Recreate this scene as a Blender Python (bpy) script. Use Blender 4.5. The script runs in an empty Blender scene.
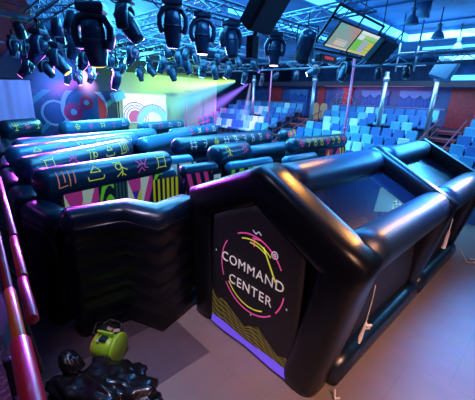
import bpy, bmesh, math, random
import numpy as np
from mathutils import Vector, Matrix, Quaternion
random.seed(7)
PI = math.pi
C = bpy.context.scene.collection

# ---------------------------------------------------------------- camera
# world axes: +Y runs along the arena towards the bleachers, -X runs towards the stage
FPX, TH, ROLL, YAW, EYE = 312.9, .314, .0447, .7971, 3.6
cd = bpy.data.cameras.new('camera'); cam = bpy.data.objects.new('camera', cd); C.objects.link(cam)
cd.sensor_width = 36; cd.lens = FPX / 475 * 36; cd.clip_start = .05; cd.clip_end = 200
cam.matrix_world = Matrix.Translation((0, 0, EYE)) @ Matrix.Rotation(YAW, 4, 'Z') @ Matrix.Rotation(PI/2 - TH, 4, 'X') @ Matrix.Rotation(ROLL, 4, 'Z')
bpy.context.scene.camera = cam
vs = bpy.context.scene.view_settings
vs.view_transform = 'Standard'; vs.look = 'None'; vs.exposure = 0; vs.gamma = 1

# ---------------------------------------------------------------- materials
MATS = {}
def mat(name, col, rough=.5, metal=0, emit=None, es=0, noise=0, nscale=6, bump=0, bscale=20, coat=0, spec=.5):
    if name in MATS: return MATS[name]
    m = bpy.data.materials.new(name); m.use_nodes = True
    nt = m.node_tree; b = nt.nodes['Principled BSDF']
    b.inputs['Base Color'].default_value = (*col, 1); b.inputs['Roughness'].default_value = rough
    b.inputs['Metallic'].default_value = metal; b.inputs['Coat Weight'].default_value = coat
    b.inputs['Specular IOR Level'].default_value = spec
    if emit:
        b.inputs['Emission Color'].default_value = (*emit, 1); b.inputs['Emission Strength'].default_value = es
    tc = nt.nodes.new('ShaderNodeTexCoord')
    if noise:
        n = nt.nodes.new('ShaderNodeTexNoise'); n.inputs['Scale'].default_value = nscale; n.inputs['Detail'].default_value = 4
        nt.links.new(tc.outputs['Object'], n.inputs['Vector'])
        r = nt.nodes.new('ShaderNodeValToRGB')
        r.color_ramp.elements[0].position = .3; r.color_ramp.elements[1].position = .7
        r.color_ramp.elements[0].color = (*[c*(1-noise) for c in col], 1); r.color_ramp.elements[1].color = (*[min(1, c*(1+noise)) for c in col], 1)
        nt.links.new(n.outputs['Fac'], r.inputs['Fac']); nt.links.new(r.outputs['Color'], b.inputs['Base Color'])
    if bump:
        n2 = nt.nodes.new('ShaderNodeTexNoise'); n2.inputs['Scale'].default_value = bscale; n2.inputs['Detail'].default_value = 5
        nt.links.new(tc.outputs['Object'], n2.inputs['Vector'])
        bp = nt.nodes.new('ShaderNodeBump'); bp.inputs['Strength'].default_value = bump; bp.inputs['Distance'].default_value = .02
        nt.links.new(n2.outputs['Fac'], bp.inputs['Height']); nt.links.new(bp.outputs['Normal'], b.inputs['Normal'])
    MATS[name] = m
    return m

def art_mat(name, rough=.45, es=0.):
    """printed colour from the mesh's colour attribute (a print on the surface); es = fluorescent ink under black light"""
    if name in MATS: return MATS[name]
    m = bpy.data.materials.new(name); m.use_nodes = True
    nt = m.node_tree; b = nt.nodes['Principled BSDF']; b.inputs['Roughness'].default_value = rough
    a = nt.nodes.new('ShaderNodeAttribute'); a.attribute_name = 'print'
    nt.links.new(a.outputs['Color'], b.inputs['Base Color'])
    if es:
        nt.links.new(a.outputs['Color'], b.inputs['Emission Color']); b.inputs['Emission Strength'].default_value = es
    MATS[name] = m
    return m

VINYL = mat('black_vinyl', (.003, .004, .007), .3, bump=.06, bscale=5, spec=.45)
VINYL2 = mat('navy_vinyl', (.005, .013, .03), .28, bump=.08, bscale=6, spec=.6)
VEAVE = mat('blue_sheen_vinyl', (.005, .02, .05), .4, bump=.08, bscale=6, spec=1)  # bluer copy of the vinyl, the sheen put into its colour
VTUBE = mat('printed_tube_vinyl', (.008, .045, .085), .28, bump=.12, bscale=5, spec=1)
VLIT = mat('blue_lit_vinyl', (.04, .22, .36), .24, bump=.12, bscale=5, spec=1)  # vinyl copy with blue stage light put into its colour
PANEL = mat('matt_black_cloth', (.016, .014, .018), .55, bump=.25, bscale=9)
BLACK = mat('black_metal', (.012, .014, .02), .4, .3)
DARKP = mat('dark_plastic', (.012, .022, .045), .35, noise=.3)
TRUSS = mat('truss_aluminium', (.18, .26, .36), .4, .7)
STEEL = mat('steel_tube', (.5, .55, .65), .3, .8)
GLASS = mat('lens_glass', (.03, .04, .06), .08, 0, coat=1)
YELL = mat('yellow_ink', (.75, .8, .08), .5, emit=(.75, .8, .08), es=.35)
PINK = mat('pink_ink', (.9, .1, .4), .5, emit=(.9, .1, .4), es=.3)
ORNG = mat('orange_ink', (.9, .28, .12), .5, emit=(.9, .3, .15), es=.28)
WHIT = mat('white_ink', (.75, .85, .85), .5, emit=(.7, .85, .9), es=.22)
ART = art_mat('fluorescent_print', .4, .2)
MURAL = art_mat('mural_paint', .6, .03)
SCREEN = art_mat('screen_image', .3, .8)

# ---------------------------------------------------------------- mesh helpers
class MB:
    def __init__(s): s.v = []; s.f = []; s.mi = []; s.sm = []
    def add(s, vs, fs, mi=0, smooth=True):
        o = len(s.v); s.v += [tuple(v) for v in vs]
        for f in fs: s.f.append([i+o for i in f]); s.mi.append(mi); s.sm.append(smooth)
    def box(s, c, d, M=None, mi=0, bev=0.0):
        x, y, z = [k/2 for k in d]
        if bev <= 0:
            vs = [Vector((sx*x, sy*y, sz*z)) for sz in (-1, 1) for sy in (-1, 1) for sx in (-1, 1)]
            fs = [(0, 2, 3, 1), (4, 5, 7, 6), (0, 1, 5, 4), (2, 6, 7, 3), (0, 4, 6, 2), (1, 3, 7, 5)]
        else:
            bm = bmesh.new(); bmesh.ops.create_cube(bm, size=1)
            for v in bm.verts: v.co = Vector((v.co.x*d[0], v.co.y*d[1], v.co.z*d[2]))
            bmesh.ops.bevel(bm, geom=list(bm.edges), offset=bev, segments=2, affect='EDGES', profile=.5)
            bm.verts.index_update(); vs = [v.co.copy() for v in bm.verts]; fs = [[v.index for v in f.verts] for f in bm.faces]; bm.free()
        if M is not None: vs = [M @ v for v in vs]
        c = Vector(c); s.add([v + c for v in vs], fs, mi, bev > 0 and False)
        return s
    def bar(s, p, q, r, n=8, r2=None, mi=0, cap=True):
        p, q = Vector(p), Vector(q); d = (q-p)
        if d.length < 1e-6: return s
        d.normalize(); u = d.orthogonal().normalized(); w = d.cross(u); r2 = r if r2 is None else r2
        vs = []
        for c, rr in ((p, r), (q, r2)):
            for k in range(n):
                a = 2*PI*k/n; vs.append(c + (u*math.cos(a) + w*math.sin(a))*rr)
        fs = [(k, (k+1) % n, n+(k+1) % n, n+k) for k in range(n)]
        s.add(vs, fs, mi)
        if cap: s.add(vs, [list(range(n))[::-1], list(range(n, 2*n))], mi, False)
        return s
    def lathe(s, prof, M=None, n=20, mi=0):
        """prof: (r, z) list, around local Z"""
        vs = []
        for r, z in prof:
            for k in range(n):
                a = 2*PI*k/n; vs.append(Vector((r*math.cos(a), r*math.sin(a), z)))
        fs = []
        for i in range(len(prof)-1):
            for k in range(n): fs.append((i*n+k, i*n+(k+1) % n, (i+1)*n+(k+1) % n, (i+1)*n+k))
        fs.append(list(range(n))[::-1]); fs.append([(len(prof)-1)*n+k for k in range(n)])
        if M is not None: vs = [M @ v for v in vs]
        s.add(vs, fs, mi); return s
    def sweep(s, path, sec, ups=None, cap=.0, mi=0, closed_ends=True, subdiv=0, wob=0):
        """sweep closed section [(side, up)] along a path of Vectors, mitred; cap = length of rounded end"""
        path = [Vector(p) for p in path]
        if cap > 0:
            d0 = (path[1]-path[0]).normalized(); d1 = (path[-1]-path[-2]).normalized()
            N = 6; st = []; en = []
            for k in range(N):
                t = k/N; st.append((path[0]+d0*cap*(1-math.cos(t*PI/2)) , max(.02, math.sin(t*PI/2))))
            for k in range(N):
                t = k/N; en.append((path[-1]-d1*cap*(1-math.cos(t*PI/2)), max(.02, math.sin(t*PI/2))))
            full = st + [(path[0]+d0*cap, 1)] + [(p, 1) for p in path[1:-1]] + [(path[-1]-d1*cap, 1)] + en[::-1]
        else: full = [(p, 1) for p in path]
        if subdiv:
            out = []
            for (p, sc), (q, sc2) in zip(full[:-1], full[1:]):
                n = max(1, int((q-p).length/subdiv)) if sc == 1 and sc2 == 1 else 1
                for k in range(n): out.append((p.lerp(q, k/n), sc))
            full = out + [full[-1]]
        pts = [p for p, _ in full]; n = len(sec); vs = []
        cx = sum(a for a, b in sec)/n; cz = sum(b for a, b in sec)/n
        for i, (p, sc) in enumerate(full):
            a = (pts[i]-pts[i-1]).normalized() if i > 0 and (pts[i]-pts[i-1]).length > 1e-6 else None
            b = (pts[i+1]-pts[i]).normalized() if i < len(pts)-1 and (pts[i+1]-pts[i]).length > 1e-6 else None
            if a is None: a = b
            if b is None: b = a
            t = (a+b).normalized(); up = Vector(ups) if ups is not None else Vector((0, 0, 1))
            sd = t.cross(up).normalized(); u2 = sd.cross(t).normalized() if ups is not None or True else up
            k = 1/max(.5, t.dot(b))
            wv = 1 + wob*math.sin(i*1.7)
            for (x, z) in sec:
                vs.append(p + sd*((cx+(x-cx)*sc)*k*wv) + u2*(cz+(z-cz)*sc)) if ups is not None else vs.append(p + sd*((cx+(x-cx)*sc)*k*wv) + Vector((0, 0, 1))*(cz+(z-cz)*sc))
        fs = []
        for i in range(len(full)-1):
            for k in range(n): fs.append((i*n+k, i*n+(k+1) % n, (i+1)*n+(k+1) % n, (i+1)*n+k))
        if closed_ends: fs += [list(range(n))[::-1], [(len(full)-1)*n+k for k in range(n)]]
        s.add(vs, fs, mi); return s
    def build(s, name, mats, parent=None, M=None):
        me = bpy.data.meshes.new(name); me.from_pydata(s.v, [], s.f)
        if not isinstance(mats, (list, tuple)): mats = [mats]
        for m in mats: me.materials.append(m)
        me.polygons.foreach_set('material_index', s.mi); me.polygons.foreach_set('use_smooth', s.sm); me.update()
        bm = bmesh.new(); bm.from_mesh(me); bmesh.ops.recalc_face_normals(bm, faces=bm.faces); bm.to_mesh(me); bm.free()
        o = bpy.data.objects.new(name, me); C.objects.link(o)
        if parent is not None: o.parent = parent
        if M is not None: o.matrix_local = M
        return o

def tag(o, label=None, cat=None, group=None, kind=None):
    if label: o['label'] = label
    if cat: o['category'] = cat
    if group: o['group'] = group
    if kind: o['kind'] = kind
    return o
def thing(name, label, cat, loc=(0, 0, 0), rz=0, group=None):
    o = bpy.data.objects.new(name, None); C.objects.link(o); o.empty_display_size = .1
    o.location = loc; o.rotation_euler = (0, 0, rz)
    return tag(o, label, cat, group)
def struct(name, mb, m, label=None):
    o = mb.build(name, m); o['kind'] = 'structure'
    if label: o['label'] = label
    return o
def copy_tree(o, parent=None):
    c = o.copy(); C.objects.link(c)
    if parent is not None: c.parent = parent; c.matrix_parent_inverse = o.matrix_parent_inverse.copy(); c.matrix_local = o.matrix_local.copy()
    for ch in list(o.children): copy_tree(ch, c)
    return c
def sup(rx, rz, e=2.0, n=24, cz=0):
    out = []
    for k in range(n):
        a = 2*PI*k/n; c, s = math.cos(a), math.sin(a)
        out.append((math.copysign(abs(c)**(2/e), c)*rx, cz + math.copysign(abs(s)**(2/e), s)*rz))
    return out
def print_sheet(name, w, h, fn, m, parent, M, nx=60, ny=30, bulge=0):
    """a printed sheet in local x (0..w), z (0..h); fn(u, v) gives its colour, u and v in 0..1"""
    me = bpy.data.meshes.new(name); vs = []; fs = []; cols = []
    for j in range(ny+1):
        for i in range(nx+1):
            u, v = i/nx, j/ny
            vs.append((u*w, -bulge*(1-(2*u-1)**4)*(1-(2*v-1)**4), v*h))
    for j in range(ny):
        for i in range(nx):
            k = j*(nx+1)+i; fs.append((k, k+1, k+nx+2, k+nx+1)); c = fn((i+.5)/nx, (j+.5)/ny); cols += [(*c, 1)]*4
    me.from_pydata(vs, [], fs); me.materials.append(m)
    at = me.color_attributes.new('print', 'FLOAT_COLOR', 'CORNER')
    at.data.foreach_set('color', np.array(cols, dtype=np.float32).ravel())
    o = bpy.data.objects.new(name, me); C.objects.link(o)
    if parent is not None: o.parent = parent
    o.matrix_local = M
    return o

# ---------------------------------------------------------------- setting: floor, deck, walls, ceiling
def floor_mat():
    m = bpy.data.materials.new('floor_boards'); m.use_nodes = True; nt = m.node_tree; b = nt.nodes['Principled BSDF']
    tc = nt.nodes.new('ShaderNodeTexCoord'); br = nt.nodes.new('ShaderNodeTexBrick'); mp = nt.nodes.new('ShaderNodeMapping')
    mp.inputs['Location'].default_value = (3.92, -.3, 0)
    nt.links.new(tc.outputs['Object'], mp.inputs['Vector']); nt.links.new(mp.outputs['Vector'], br.inputs['Vector'])
    br.inputs['Scale'].default_value = 1; br.inputs['Brick Width'].default_value = 1.04; br.inputs['Row Height'].default_value = 2.08
    br.inputs['Mortar Size'].default_value = .004; br.offset = 0.5
    br.inputs['Color1'].default_value = (.27, .215, .21, 1); br.inputs['Color2'].default_value = (.285, .225, .22, 1); br.inputs['Mortar'].default_value = (.22, .18, .175, 1)
    n = nt.nodes.new('ShaderNodeTexNoise'); n.inputs['Scale'].default_value = 3; n.inputs['Detail'].default_value = 6
    nt.links.new(tc.outputs['Object'], n.inputs['Vector'])
    mx = nt.nodes.new('ShaderNodeMixRGB'); mx.blend_type = 'MULTIPLY'; mx.inputs['Fac'].default_value = .35
    nt.links.new(br.outputs['Color'], mx.inputs[1]); nt.links.new(n.outputs['Color'], mx.inputs[2]); nt.links.new(mx.outputs['Color'], b.inputs['Base Color'])
    b.inputs['Roughness'].default_value = .5; b.inputs['Specular IOR Level'].default_value = .3
    return m
mb = MB(); mb.add([(-21, -4, 0), (10, -4, 0), (10, 13.1, 0), (-21, 13.1, 0)], [(0, 1, 2, 3)], smooth=False)
struct('floor', mb, floor_mat(), 'grey rink cover boards with thin seams')
mb = MB(); mb.box((-12.4, 5.65, .006), (16.96, 10.7, .012))
tag(mb.build('ground_sheet', mat('black_sheet', (.045, .026, .036), .6, noise=.4, nscale=3)), 'black ground sheet spread under the inflatable maze', 'ground sheet')

mb = MB(); mb.box((-3.4, 1.34, .003), (1.04, 2.08, .006)); struct('floor_board', mb, mat('dark_board_grey', (.1, .07, .085), .5, noise=.15, nscale=3), 'darker grey cover board in front of the maze')
# spectators' deck at the camera with carpet, dark fascia towards the rink
def carpet_mat():
    m = mat('maroon_carpet', (.09, .02, .05), .95); nt = m.node_tree; b = nt.nodes['Principled BSDF']
    v = nt.nodes.new('ShaderNodeTexVoronoi'); v.inputs['Scale'].default_value = 26
    tc = nt.nodes.new('ShaderNodeTexCoord'); nt.links.new(tc.outputs['Object'], v.inputs['Vector'])
    r = nt.nodes.new('ShaderNodeValToRGB'); r.color_ramp.elements[0].position = .25; r.color_ramp.elements[1].position = .5
    r.color_ramp.elements[0].color = (.2, .05, .05, 1); r.color_ramp.elements[1].color = (.03, .006, .02, 1)
    nt.links.new(v.outputs['Distance'], r.inputs['Fac']); nt.links.new(r.outputs['Color'], b.inputs['Base Color'])
    return m
mb = MB(); mb.box((-9, -1.93, 1.45), (24, 4.1, .1)); struct('floor_deck', mb, carpet_mat(), 'speckled maroon carpet of the spectator deck')
mb = MB(); mb.box((-9, .17, .7), (24, .1, 1.39)); struct('wall_rink_side', mb, mat('dark_board', (.012, .008, .012), .6), 'dark boards along the near side of the rink')

def navy(n, c=(.01, .03, .09), r=.6): return mat(n, c, r, noise=.4, nscale=2)
mb = MB(); mb.add([(-20, -4, 0), (-20, 26, 0), (-20, 26, 7.2), (-20, -4, 7.2)], [(0, 1, 2, 3)], smooth=False)
struct('wall_stage', mb, navy('stage_wall_paint', (.008, .022, .06)))
mb = MB(); mb.add([(-20, 26, 0), (10, 26, 0), (10, 26, 7.2), (-20, 26, 7.2)], [(0, 1, 2, 3)], smooth=False)
struct('wall_far', mb, navy('far_wall_paint', (.02, .1, .3)))
mb = MB(); mb.add([(10, -4, 0), (10, 26, 0), (10, 26, 7.2), (10, -4, 7.2)], [(0, 1, 2, 3)], smooth=False)
struct('wall_right', mb, navy('right_wall_paint', (.06, .05, .08)))
# ceiling: lower blue ceiling, a raised tray on the right with glowing cove lines
CEIL = mat('ceiling_paint', (.05, .16, .34), .6, noise=.25, nscale=1.2)
mb = MB()
mb.add([(-20, -4, 6.5), (-6.6, -4, 6.5), (-6.6, 26, 6.5), (-20, 26, 6.5)], [(0, 1, 2, 3)], smooth=False)
mb.add([(-6.6, 17.3, 6.5), (10, 17.3, 6.5), (10, 26, 6.5), (-6.6, 26, 6.5)], [(0, 1, 2, 3)], smooth=False)
mb.add([(-6.6, -4, 7.0), (10, -4, 7.0), (10, 17.3, 7.0), (-6.6, 17.3, 7.0)], [(0, 1, 2, 3)], smooth=False)
mb.add([(-6.6, -4, 6.5), (-6.6, 17.3, 6.5), (-6.6, 17.3, 7), (-6.6, -4, 7)], [(0, 1, 2, 3)], smooth=False)
mb.add([(-6.6, 17.3, 6.5), (10, 17.3, 6.5), (10, 17.3, 7), (-6.6, 17.3, 7)], [(0, 1, 2, 3)], smooth=False)
for k in range(6):
    y = -1 + k*3.4; mb.box((1.7, y, 6.97), (16.4, .12, .06))
struct('ceiling', mb, CEIL)
CYAN = mat('blue_cove_light', (.1, .5, .9), .4, emit=(.06, .42, 1), es=3.2)
CYANW = mat('pale_cove_light', (.2, .6, .9), .4, emit=(.2, .7, 1), es=2.8)
def strip(label, p, d, m=CYAN):
    mb = MB(); mb.box(p, d); o = mb.build('cove_light', m); tag(o, label, 'cove light', 'blue light lines in the ceiling'); return o
strip('blue light line along the long edge of the raised ceiling tray', (-6.52, 8.2, 6.66), (.14, 18, .26))
strip('blue light line along the far edge of the raised ceiling tray', (1.8, 17.2, 6.66), (16.5, .16, .26), CYANW)
strip('thin blue light line just beyond the raised ceiling tray', (1.8, 19.2, 6.44), (16.4, .1, .1))
strip('pale blue light line over the upper walkway', (1.8, 22.2, 6.3), (16.4, .12, .2), CYANW)
strip('blue light line near the far wall, farthest from the maze', (1.8, 25.6, 5.5), (16.4, .1, .3))
strip('blue light line crossing the ceiling above the stage lights', (-10.5, 1.2, 6.4), (.1, 4.5, .1), CYANW)
strip('blue light line behind the hanging lights over the maze', (-9.0, 11.5, 6.42), (.12, 7, .12))
# far soffit beam over walkway, back wall of the walkway
mb = MB(); mb.box((-5.5, 19.6, 4.75), (29, .5, .3)); struct('trim_soffit', mb, mat('soffit_dark', (.03, .02, .05), .5), 'dark beam over the upper walkway')
mb = MB(); mb.box((-5.5, 20.35, 3.6), (29, .2, 2.0)); struct('wall_walkway', mb, mat('walkway_wall', (.03, .09, .3), .6, noise=.4, nscale=1.5), 'blue wall behind the upper walkway')
mb = MB(); mb.box((-5.5, 19.3, 2.45), (29, 2.2, .2)); struct('floor_walkway', mb, mat('walkway_floor', (.05, .03, .06), .8))
# maroon soffit panel at the upper left with pale metal edges
mb = MB(); mb.add([(-12.5, 3.0, 5.62), (-12.5, -3, 5.62), (-19.9, -3, 5.1), (-19.9, 3.0, 5.1)], [(0, 1, 2, 3)], smooth=False)
mb.add([(-12.45, 2.95, 5.74), (-12.45, -3, 5.74), (-10.0, -3, 5.74), (-10.3, 2.3, 5.74)], [(0, 1, 2, 3)], smooth=False)
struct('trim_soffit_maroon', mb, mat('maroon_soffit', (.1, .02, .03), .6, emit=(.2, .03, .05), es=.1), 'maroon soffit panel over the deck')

# ---------------------------------------------------------------- bleachers
RISE, TREAD = .3, .85
STEP = mat('bleacher_step', (.03, .04, .09), .7)
mb = MB()
for r in range(7):
    z = 2.55 - RISE*r; y1 = 18.35 - TREAD*r
    mb.box((-9.5, y1-TREAD/2, z/2), (20.5, TREAD, z))
struct('floor_bleachers', mb, STEP, 'dark stepped floor of the bleachers')
mb = MB(); mb.box((-9.5, 12.25, .5), (20.5, .12, 1.0)); struct('wall_rink_end', mb, mat('end_board', (.05, .1, .25), .5), 'dark blue boards at the foot of the bleachers')
SC = {'dark blue': mat('seat_dark', (.03, .14, .42), .6), 'mid blue': mat('seat_mid', (.06, .3, .56), .6),
      'light blue': mat('seat_light', (.17, .52, .7), .6), 'pale grey blue': mat('seat_pale', (.55, .75, .74), .6)}
def seat_proto(shade, z):
    m = SC[shade]
    t = thing('bleacher_seat', None, 'seat')
    b = MB()
    T = Matrix.Rotation(-.16, 4, 'X')
    b.box((0, .16, .62), (.47, .12, .56), T, bev=.04); bk = b.build('backrest', m, t)
    b = MB(); b.box((0, -.08, .38), (.46, .42, .14), bev=.04); b.build('seat_cushion', m, t)
    b = MB(); b.box((0, .0, .155), (.4, .3, .31)); b.build('seat_base', mat('seat_base', (.02, .04, .1), .5), t)
    return t
ORD = ['first', 'second', 'third', 'fourth', 'fifth', 'sixth', 'seventh', 'eighth', 'ninth', 'tenth', 'eleventh', 'twelfth', 'thirteenth', 'fourteenth']
blocks = [('left block', -12.7, -19.3, -1), ('middle block', -10.6, -4.6, 1), ('right block', -3.2, 1.0, 1)]
protos = {k: None for k in SC}
rs = random.Random(11)
for bname, x0, x1, sgn in blocks:
    n = int(abs(x1-x0)/.54)
    for r in range(7):
        for k in range(n):
            if bname == 'right block' and (r < 1 or k > 5 - 0): continue
            if bname == 'left block' and r > 4: continue
            if bname == 'middle block' and r == 6 and k < 5: continue
            x = x0 + sgn*.54*(k+.5); y = 18.0 - TREAD*r - .05; z = 2.55 - RISE*r
            if any(abs(x-cx_) < .42 and abs(y-16.2) < .5 for cx_ in (-10.75, -6.75, -4.55, -15.5)): continue
            sh = rs.choices(list(SC), [.3, .34, .24, .12])[0]
            o = protos[sh]
            if o is None: o = protos[sh] = seat_proto(sh, z)
            else: o = copy_tree(o)
            o.location = (x, y, z)
            side = {'left block': 'from aisle', 'middle block': 'from left aisle', 'right block': 'from aisle'}[bname]
            o['label'] = f"{sh} bleacher seat, {ORD[k]} {side}, {ORD[r]} row from top, {bname}"
            o['group'] = 'seats of the ' + bname + ' of the bleachers'

# ---------------------------------------------------------------- walkway: pillars, curtains, railings, doors
RED = mat('red_panel', (.28, .02, .04), .5, emit=(.3, .02, .05), es=.06, noise=.3)
for i, (x, w, lab) in enumerate([(-12.7, .5, 'narrow red pillar left of the spider web decoration'), (-10.7, .6, 'red pillar right of the spider web decoration'),
        (-4.1, 1.5, 'broad red panel at the right end of the upper walkway'), (-16.9, 1.3, 'red panel behind the left block of seats'), (-2.2, 1.2, 'dark red panel beyond the right aisle')]):
    b = MB(); b.box((x, 20.15, 3.58), (w, .18, 1.95)); b.box((x, 20.1, 2.62), (w+.08, .2, .12)); b.box((x, 20.1, 4.5), (w+.08, .2, .12))
    tag(b.build('wall_pillar', RED), lab, 'pillar', 'red pillars along the upper walkway')['kind'] = 'thing'
CURT = mat('blue_curtain', (.02, .1, .4), .7)
for x, lab in [(-8.9, 'blue scalloped curtain right of the spider web pillar'), (-6.6, 'blue scalloped curtain behind the right silver column'), (-14.6, 'blue scalloped curtain left of the web decoration')]:
    t = thing('curtain', lab, 'curtain', (x, 20.2, 2.62), group='blue curtains on the walkway wall')
    b = MB(); n = 40; w = 1.7
    vsx = []; 
    for k in range(n+1):
        u = k/n-.5; yy = -.05*math.sin(k*1.3)-.05; drop = .25*(abs(math.sin((u+.5)*PI*2)))
        vsx += [(u*w, yy, 0), (u*w, yy, 1.65)]
    b.add(vsx, [(2*k, 2*k+2, 2*k+3, 2*k+1) for k in range(n)]); b.build('drape', CURT, t)
    b = MB(); vsx = []
    for k in range(n+1):
        u = k/n-.5; d = .18+.2*abs(math.sin((u+.5)*PI*3)); vsx += [(u*w, -.14, 1.75-d), (u*w, -.12, 1.8)]
    b.add(vsx, [(2*k, 2*k+2, 2*k+3, 2*k+1) for k in range(n)]); b.build('valance', mat('valance_cloth', (.04, .18, .5), .6), t)
# web decoration
b = MB(); wx, wz = -11.3, 2.75
for k in range(7):
    a = PI*.03 + k*PI*.155; b.bar((wx, 20.0, wz), (wx-1.1*math.cos(a)*1.0+.4, 20.0, wz+1.7*math.sin(a)), .012, 5)
for q in range(1, 6):
    R = q/5.5; P = []
    for k in range(7):
        a = PI*.03 + k*PI*.155; P.append(Vector((wx, 20, wz)).lerp(Vector((wx-1.1*math.cos(a)+.4, 20.0, wz+1.7*math.sin(a))), R))
    for p, q2 in zip(P[:-1], P[1:]): b.bar(p, q2, .014, 5)
tag(b.build('web_decoration', mat('white_rope', (.16, .3, .45), .6)), 'white spider web decoration of cord between two red pillars', 'decoration')
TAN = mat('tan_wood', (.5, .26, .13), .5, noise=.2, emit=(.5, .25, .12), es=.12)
for x, lab in [(-11.75, 'tan rounded board standing at the head of the left aisle, left one'), (-11.15, 'tan rounded board standing at the head of the left aisle, right one')]:
    b = MB(); sec = []
    for k in range(13): a = PI*k/12; sec.append((math.cos(a)*.25, .75+.25*math.sin(a)))
    sec += [(-.25, 0), (.25, 0)]
    vs1 = [(p, 0, q) for p, q in sec]; vs2 = [(p, .06, q) for p, q in sec]; n = len(sec)
    b.add(vs1+vs2, [list(range(n)), list(range(n, 2*n))[::-1]] + [(k, (k+1) % n, n+(k+1) % n, n+k) for k in range(n)], smooth=False)
    o = b.build('tan_board', TAN); o.location = (x, 18.1, 2.55); tag(o, lab, 'board')
RAILM = mat('violet_rail_steel', (.35, .22, .4), .35, .6)
def railing(label, p, q, h=.9, n=8, m=RAILM):
    p, q = Vector(p), Vector(q)
    t = thing('guard_rail', label, 'railing', p, group='railings around the bleachers')
    d = q-p
    b = MB(); b.bar((0, 0, h), d+Vector((0, 0, h)), .03, 8); b.build('top_rail', m, t)
    b = MB(); b.bar((0, 0, h*.5), d+Vector((0, 0, h*.5)), .018, 6); b.build('mid_rail', m, t)
    for k in range(n+1):
        b = MB(); c = d*(k/n); b.bar(c, c+Vector((0, 0, h)), .02, 6); b.build('post', m, t)
    return t
railing('violet railing along the upper walkway above the left block', (-19.3, 18.5, 2.55), (-12.9, 18.5, 2.55), .95, 10)
railing('violet railing along the upper walkway above the middle block', (-10.4, 18.5, 2.55), (-4.6, 18.5, 2.55), .95, 8)
railing('violet railing along the upper walkway above the right block', (-3.3, 18.5, 2.55), (2.5, 18.5, 2.55), .95, 8)
AIS = mat('aisle_rail_orange', (.3, .1, .16), .35, .4, emit=(.6, .2, .15), es=.03)
railing('orange lit handrail beside the left aisle, next to the left block', (-12.45, 13.2, .75), (-12.45, 17.4, 2.25), .85, 5, AIS)
railing('orange lit handrail beside the left aisle, next to the middle block', (-10.85, 13.2, .75), (-10.85, 17.4, 2.25), .85, 5, AIS)
railing('orange lit handrail of the right aisle, next to the middle block', (-4.4, 13.2, .75), (-4.4, 17.4, 2.25), .85, 5, AIS)
railing('orange lit handrail of the right aisle, next to the right block', (-3.35, 13.2, .75), (-3.35, 17.4, 2.25), .85, 5, AIS)
railing('blue railing in front of the right block of seats', (-3.0, 12.75, .5), (1.0, 12.75, .5), .95, 6, mat('blue_rail', (.1, .3, .5), .3, .6))
# steps of the aisles with red glowing edges
for (x, w, lab) in [(-11.65, 1.5, 'flight of dark red steps in the left aisle'), (-3.88, .95, 'flight of dark red steps in the right aisle')]:
    t = thing('aisle_steps', lab, 'steps', (x, 0, 0))
    for r in range(6):
        b = MB(); z = 2.55-RISE*r; y = 18.35-TREAD*(r+1)
        b.box((0, y-.13, z-.07), (w, .26, .16)); s_ = b.build('step', mat('red_step', (.2, .03, .06), .6), t)
        b = MB(); b.box((0, y-.265, z-.0), (w, .03, .03)); b.build('nosing', mat('red_nosing', (.6, .1, .1), .5, emit=(.9, .15, .1), es=.15), s_)
# silver columns
for x, y, lab in [(-10.75, 16.2, 'silver round column at the left aisle'), (-6.75, 16.2, 'silver round column in the middle of the middle block'), (-4.55, 16.2, 'silver round column at the right aisle'),
                  (-15.5, 16.2, 'silver round column among the left block seats')]:
    t = thing('round_column', lab, 'column', (x, y, 1.9), group='silver columns standing among the seats')
    b = MB(); b.lathe([(.1, 0), (.1, 3.2)], n=16); b.build('shaft', STEEL, t)
    b = MB(); b.lathe([(.17, 0), (.17, .08), (.12, .12), (.1, .12)], n=16); b.build('base_plate', STEEL, t)
    b = MB(); b.lathe([(.1, 2.75), (.15, 2.8), (.15, 2.95), (.1, 3.0)], n=16); b.build('collar', STEEL, t)
PINKP = mat('pink_lit_pole', (.55, .2, .4), .3, .5, emit=(.8, .15, .4), es=.12)  # pink light on the poles put into their colour and glow
for (x, y, z0, z1, lab) in [(-6.6, 12.55, 0, 5.3, 'slender pink lit pole rising in front of the middle block'), (-13.4, 15.5, 1.75, 5.3, 'slender pink lit pole rising before the left block'),
                            (-17.5, 12.1, 0, 3.3, 'slender pink lit pole under the round disc by the stage'), (-17.5, 14.5, 0, 4.2, 'slender pink lit pole right of the stage, before the pink lines')]:
    b = MB(); b.lathe([(.045, 0), (.045, z1-z0)], n=10); b.lathe([(.1, 0), (.1, .04), (.045, .05)], n=12); b.lathe([(.06, (z1-z0)*.48), (.06, (z1-z0)*.5)], n=10)
    o = b.build('slender_pole', PINKP); o.location = (x, y, z0); tag(o, lab, 'pole')
b = MB(); b.lathe([(.03, .1), (.03, 1.2)], n=8); b.lathe([(.05, 0), (.3, .04), (.3, .1), (.06, .13)], n=20)
o = b.build('hanging_disc', mat('teal_disc', (.03, .15, .2), .4)); o.location = (-17.3, 12.2, 3.85); tag(o, 'dark teal disc hanging on a rod before the green stage wall', 'hanging disc')

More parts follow.
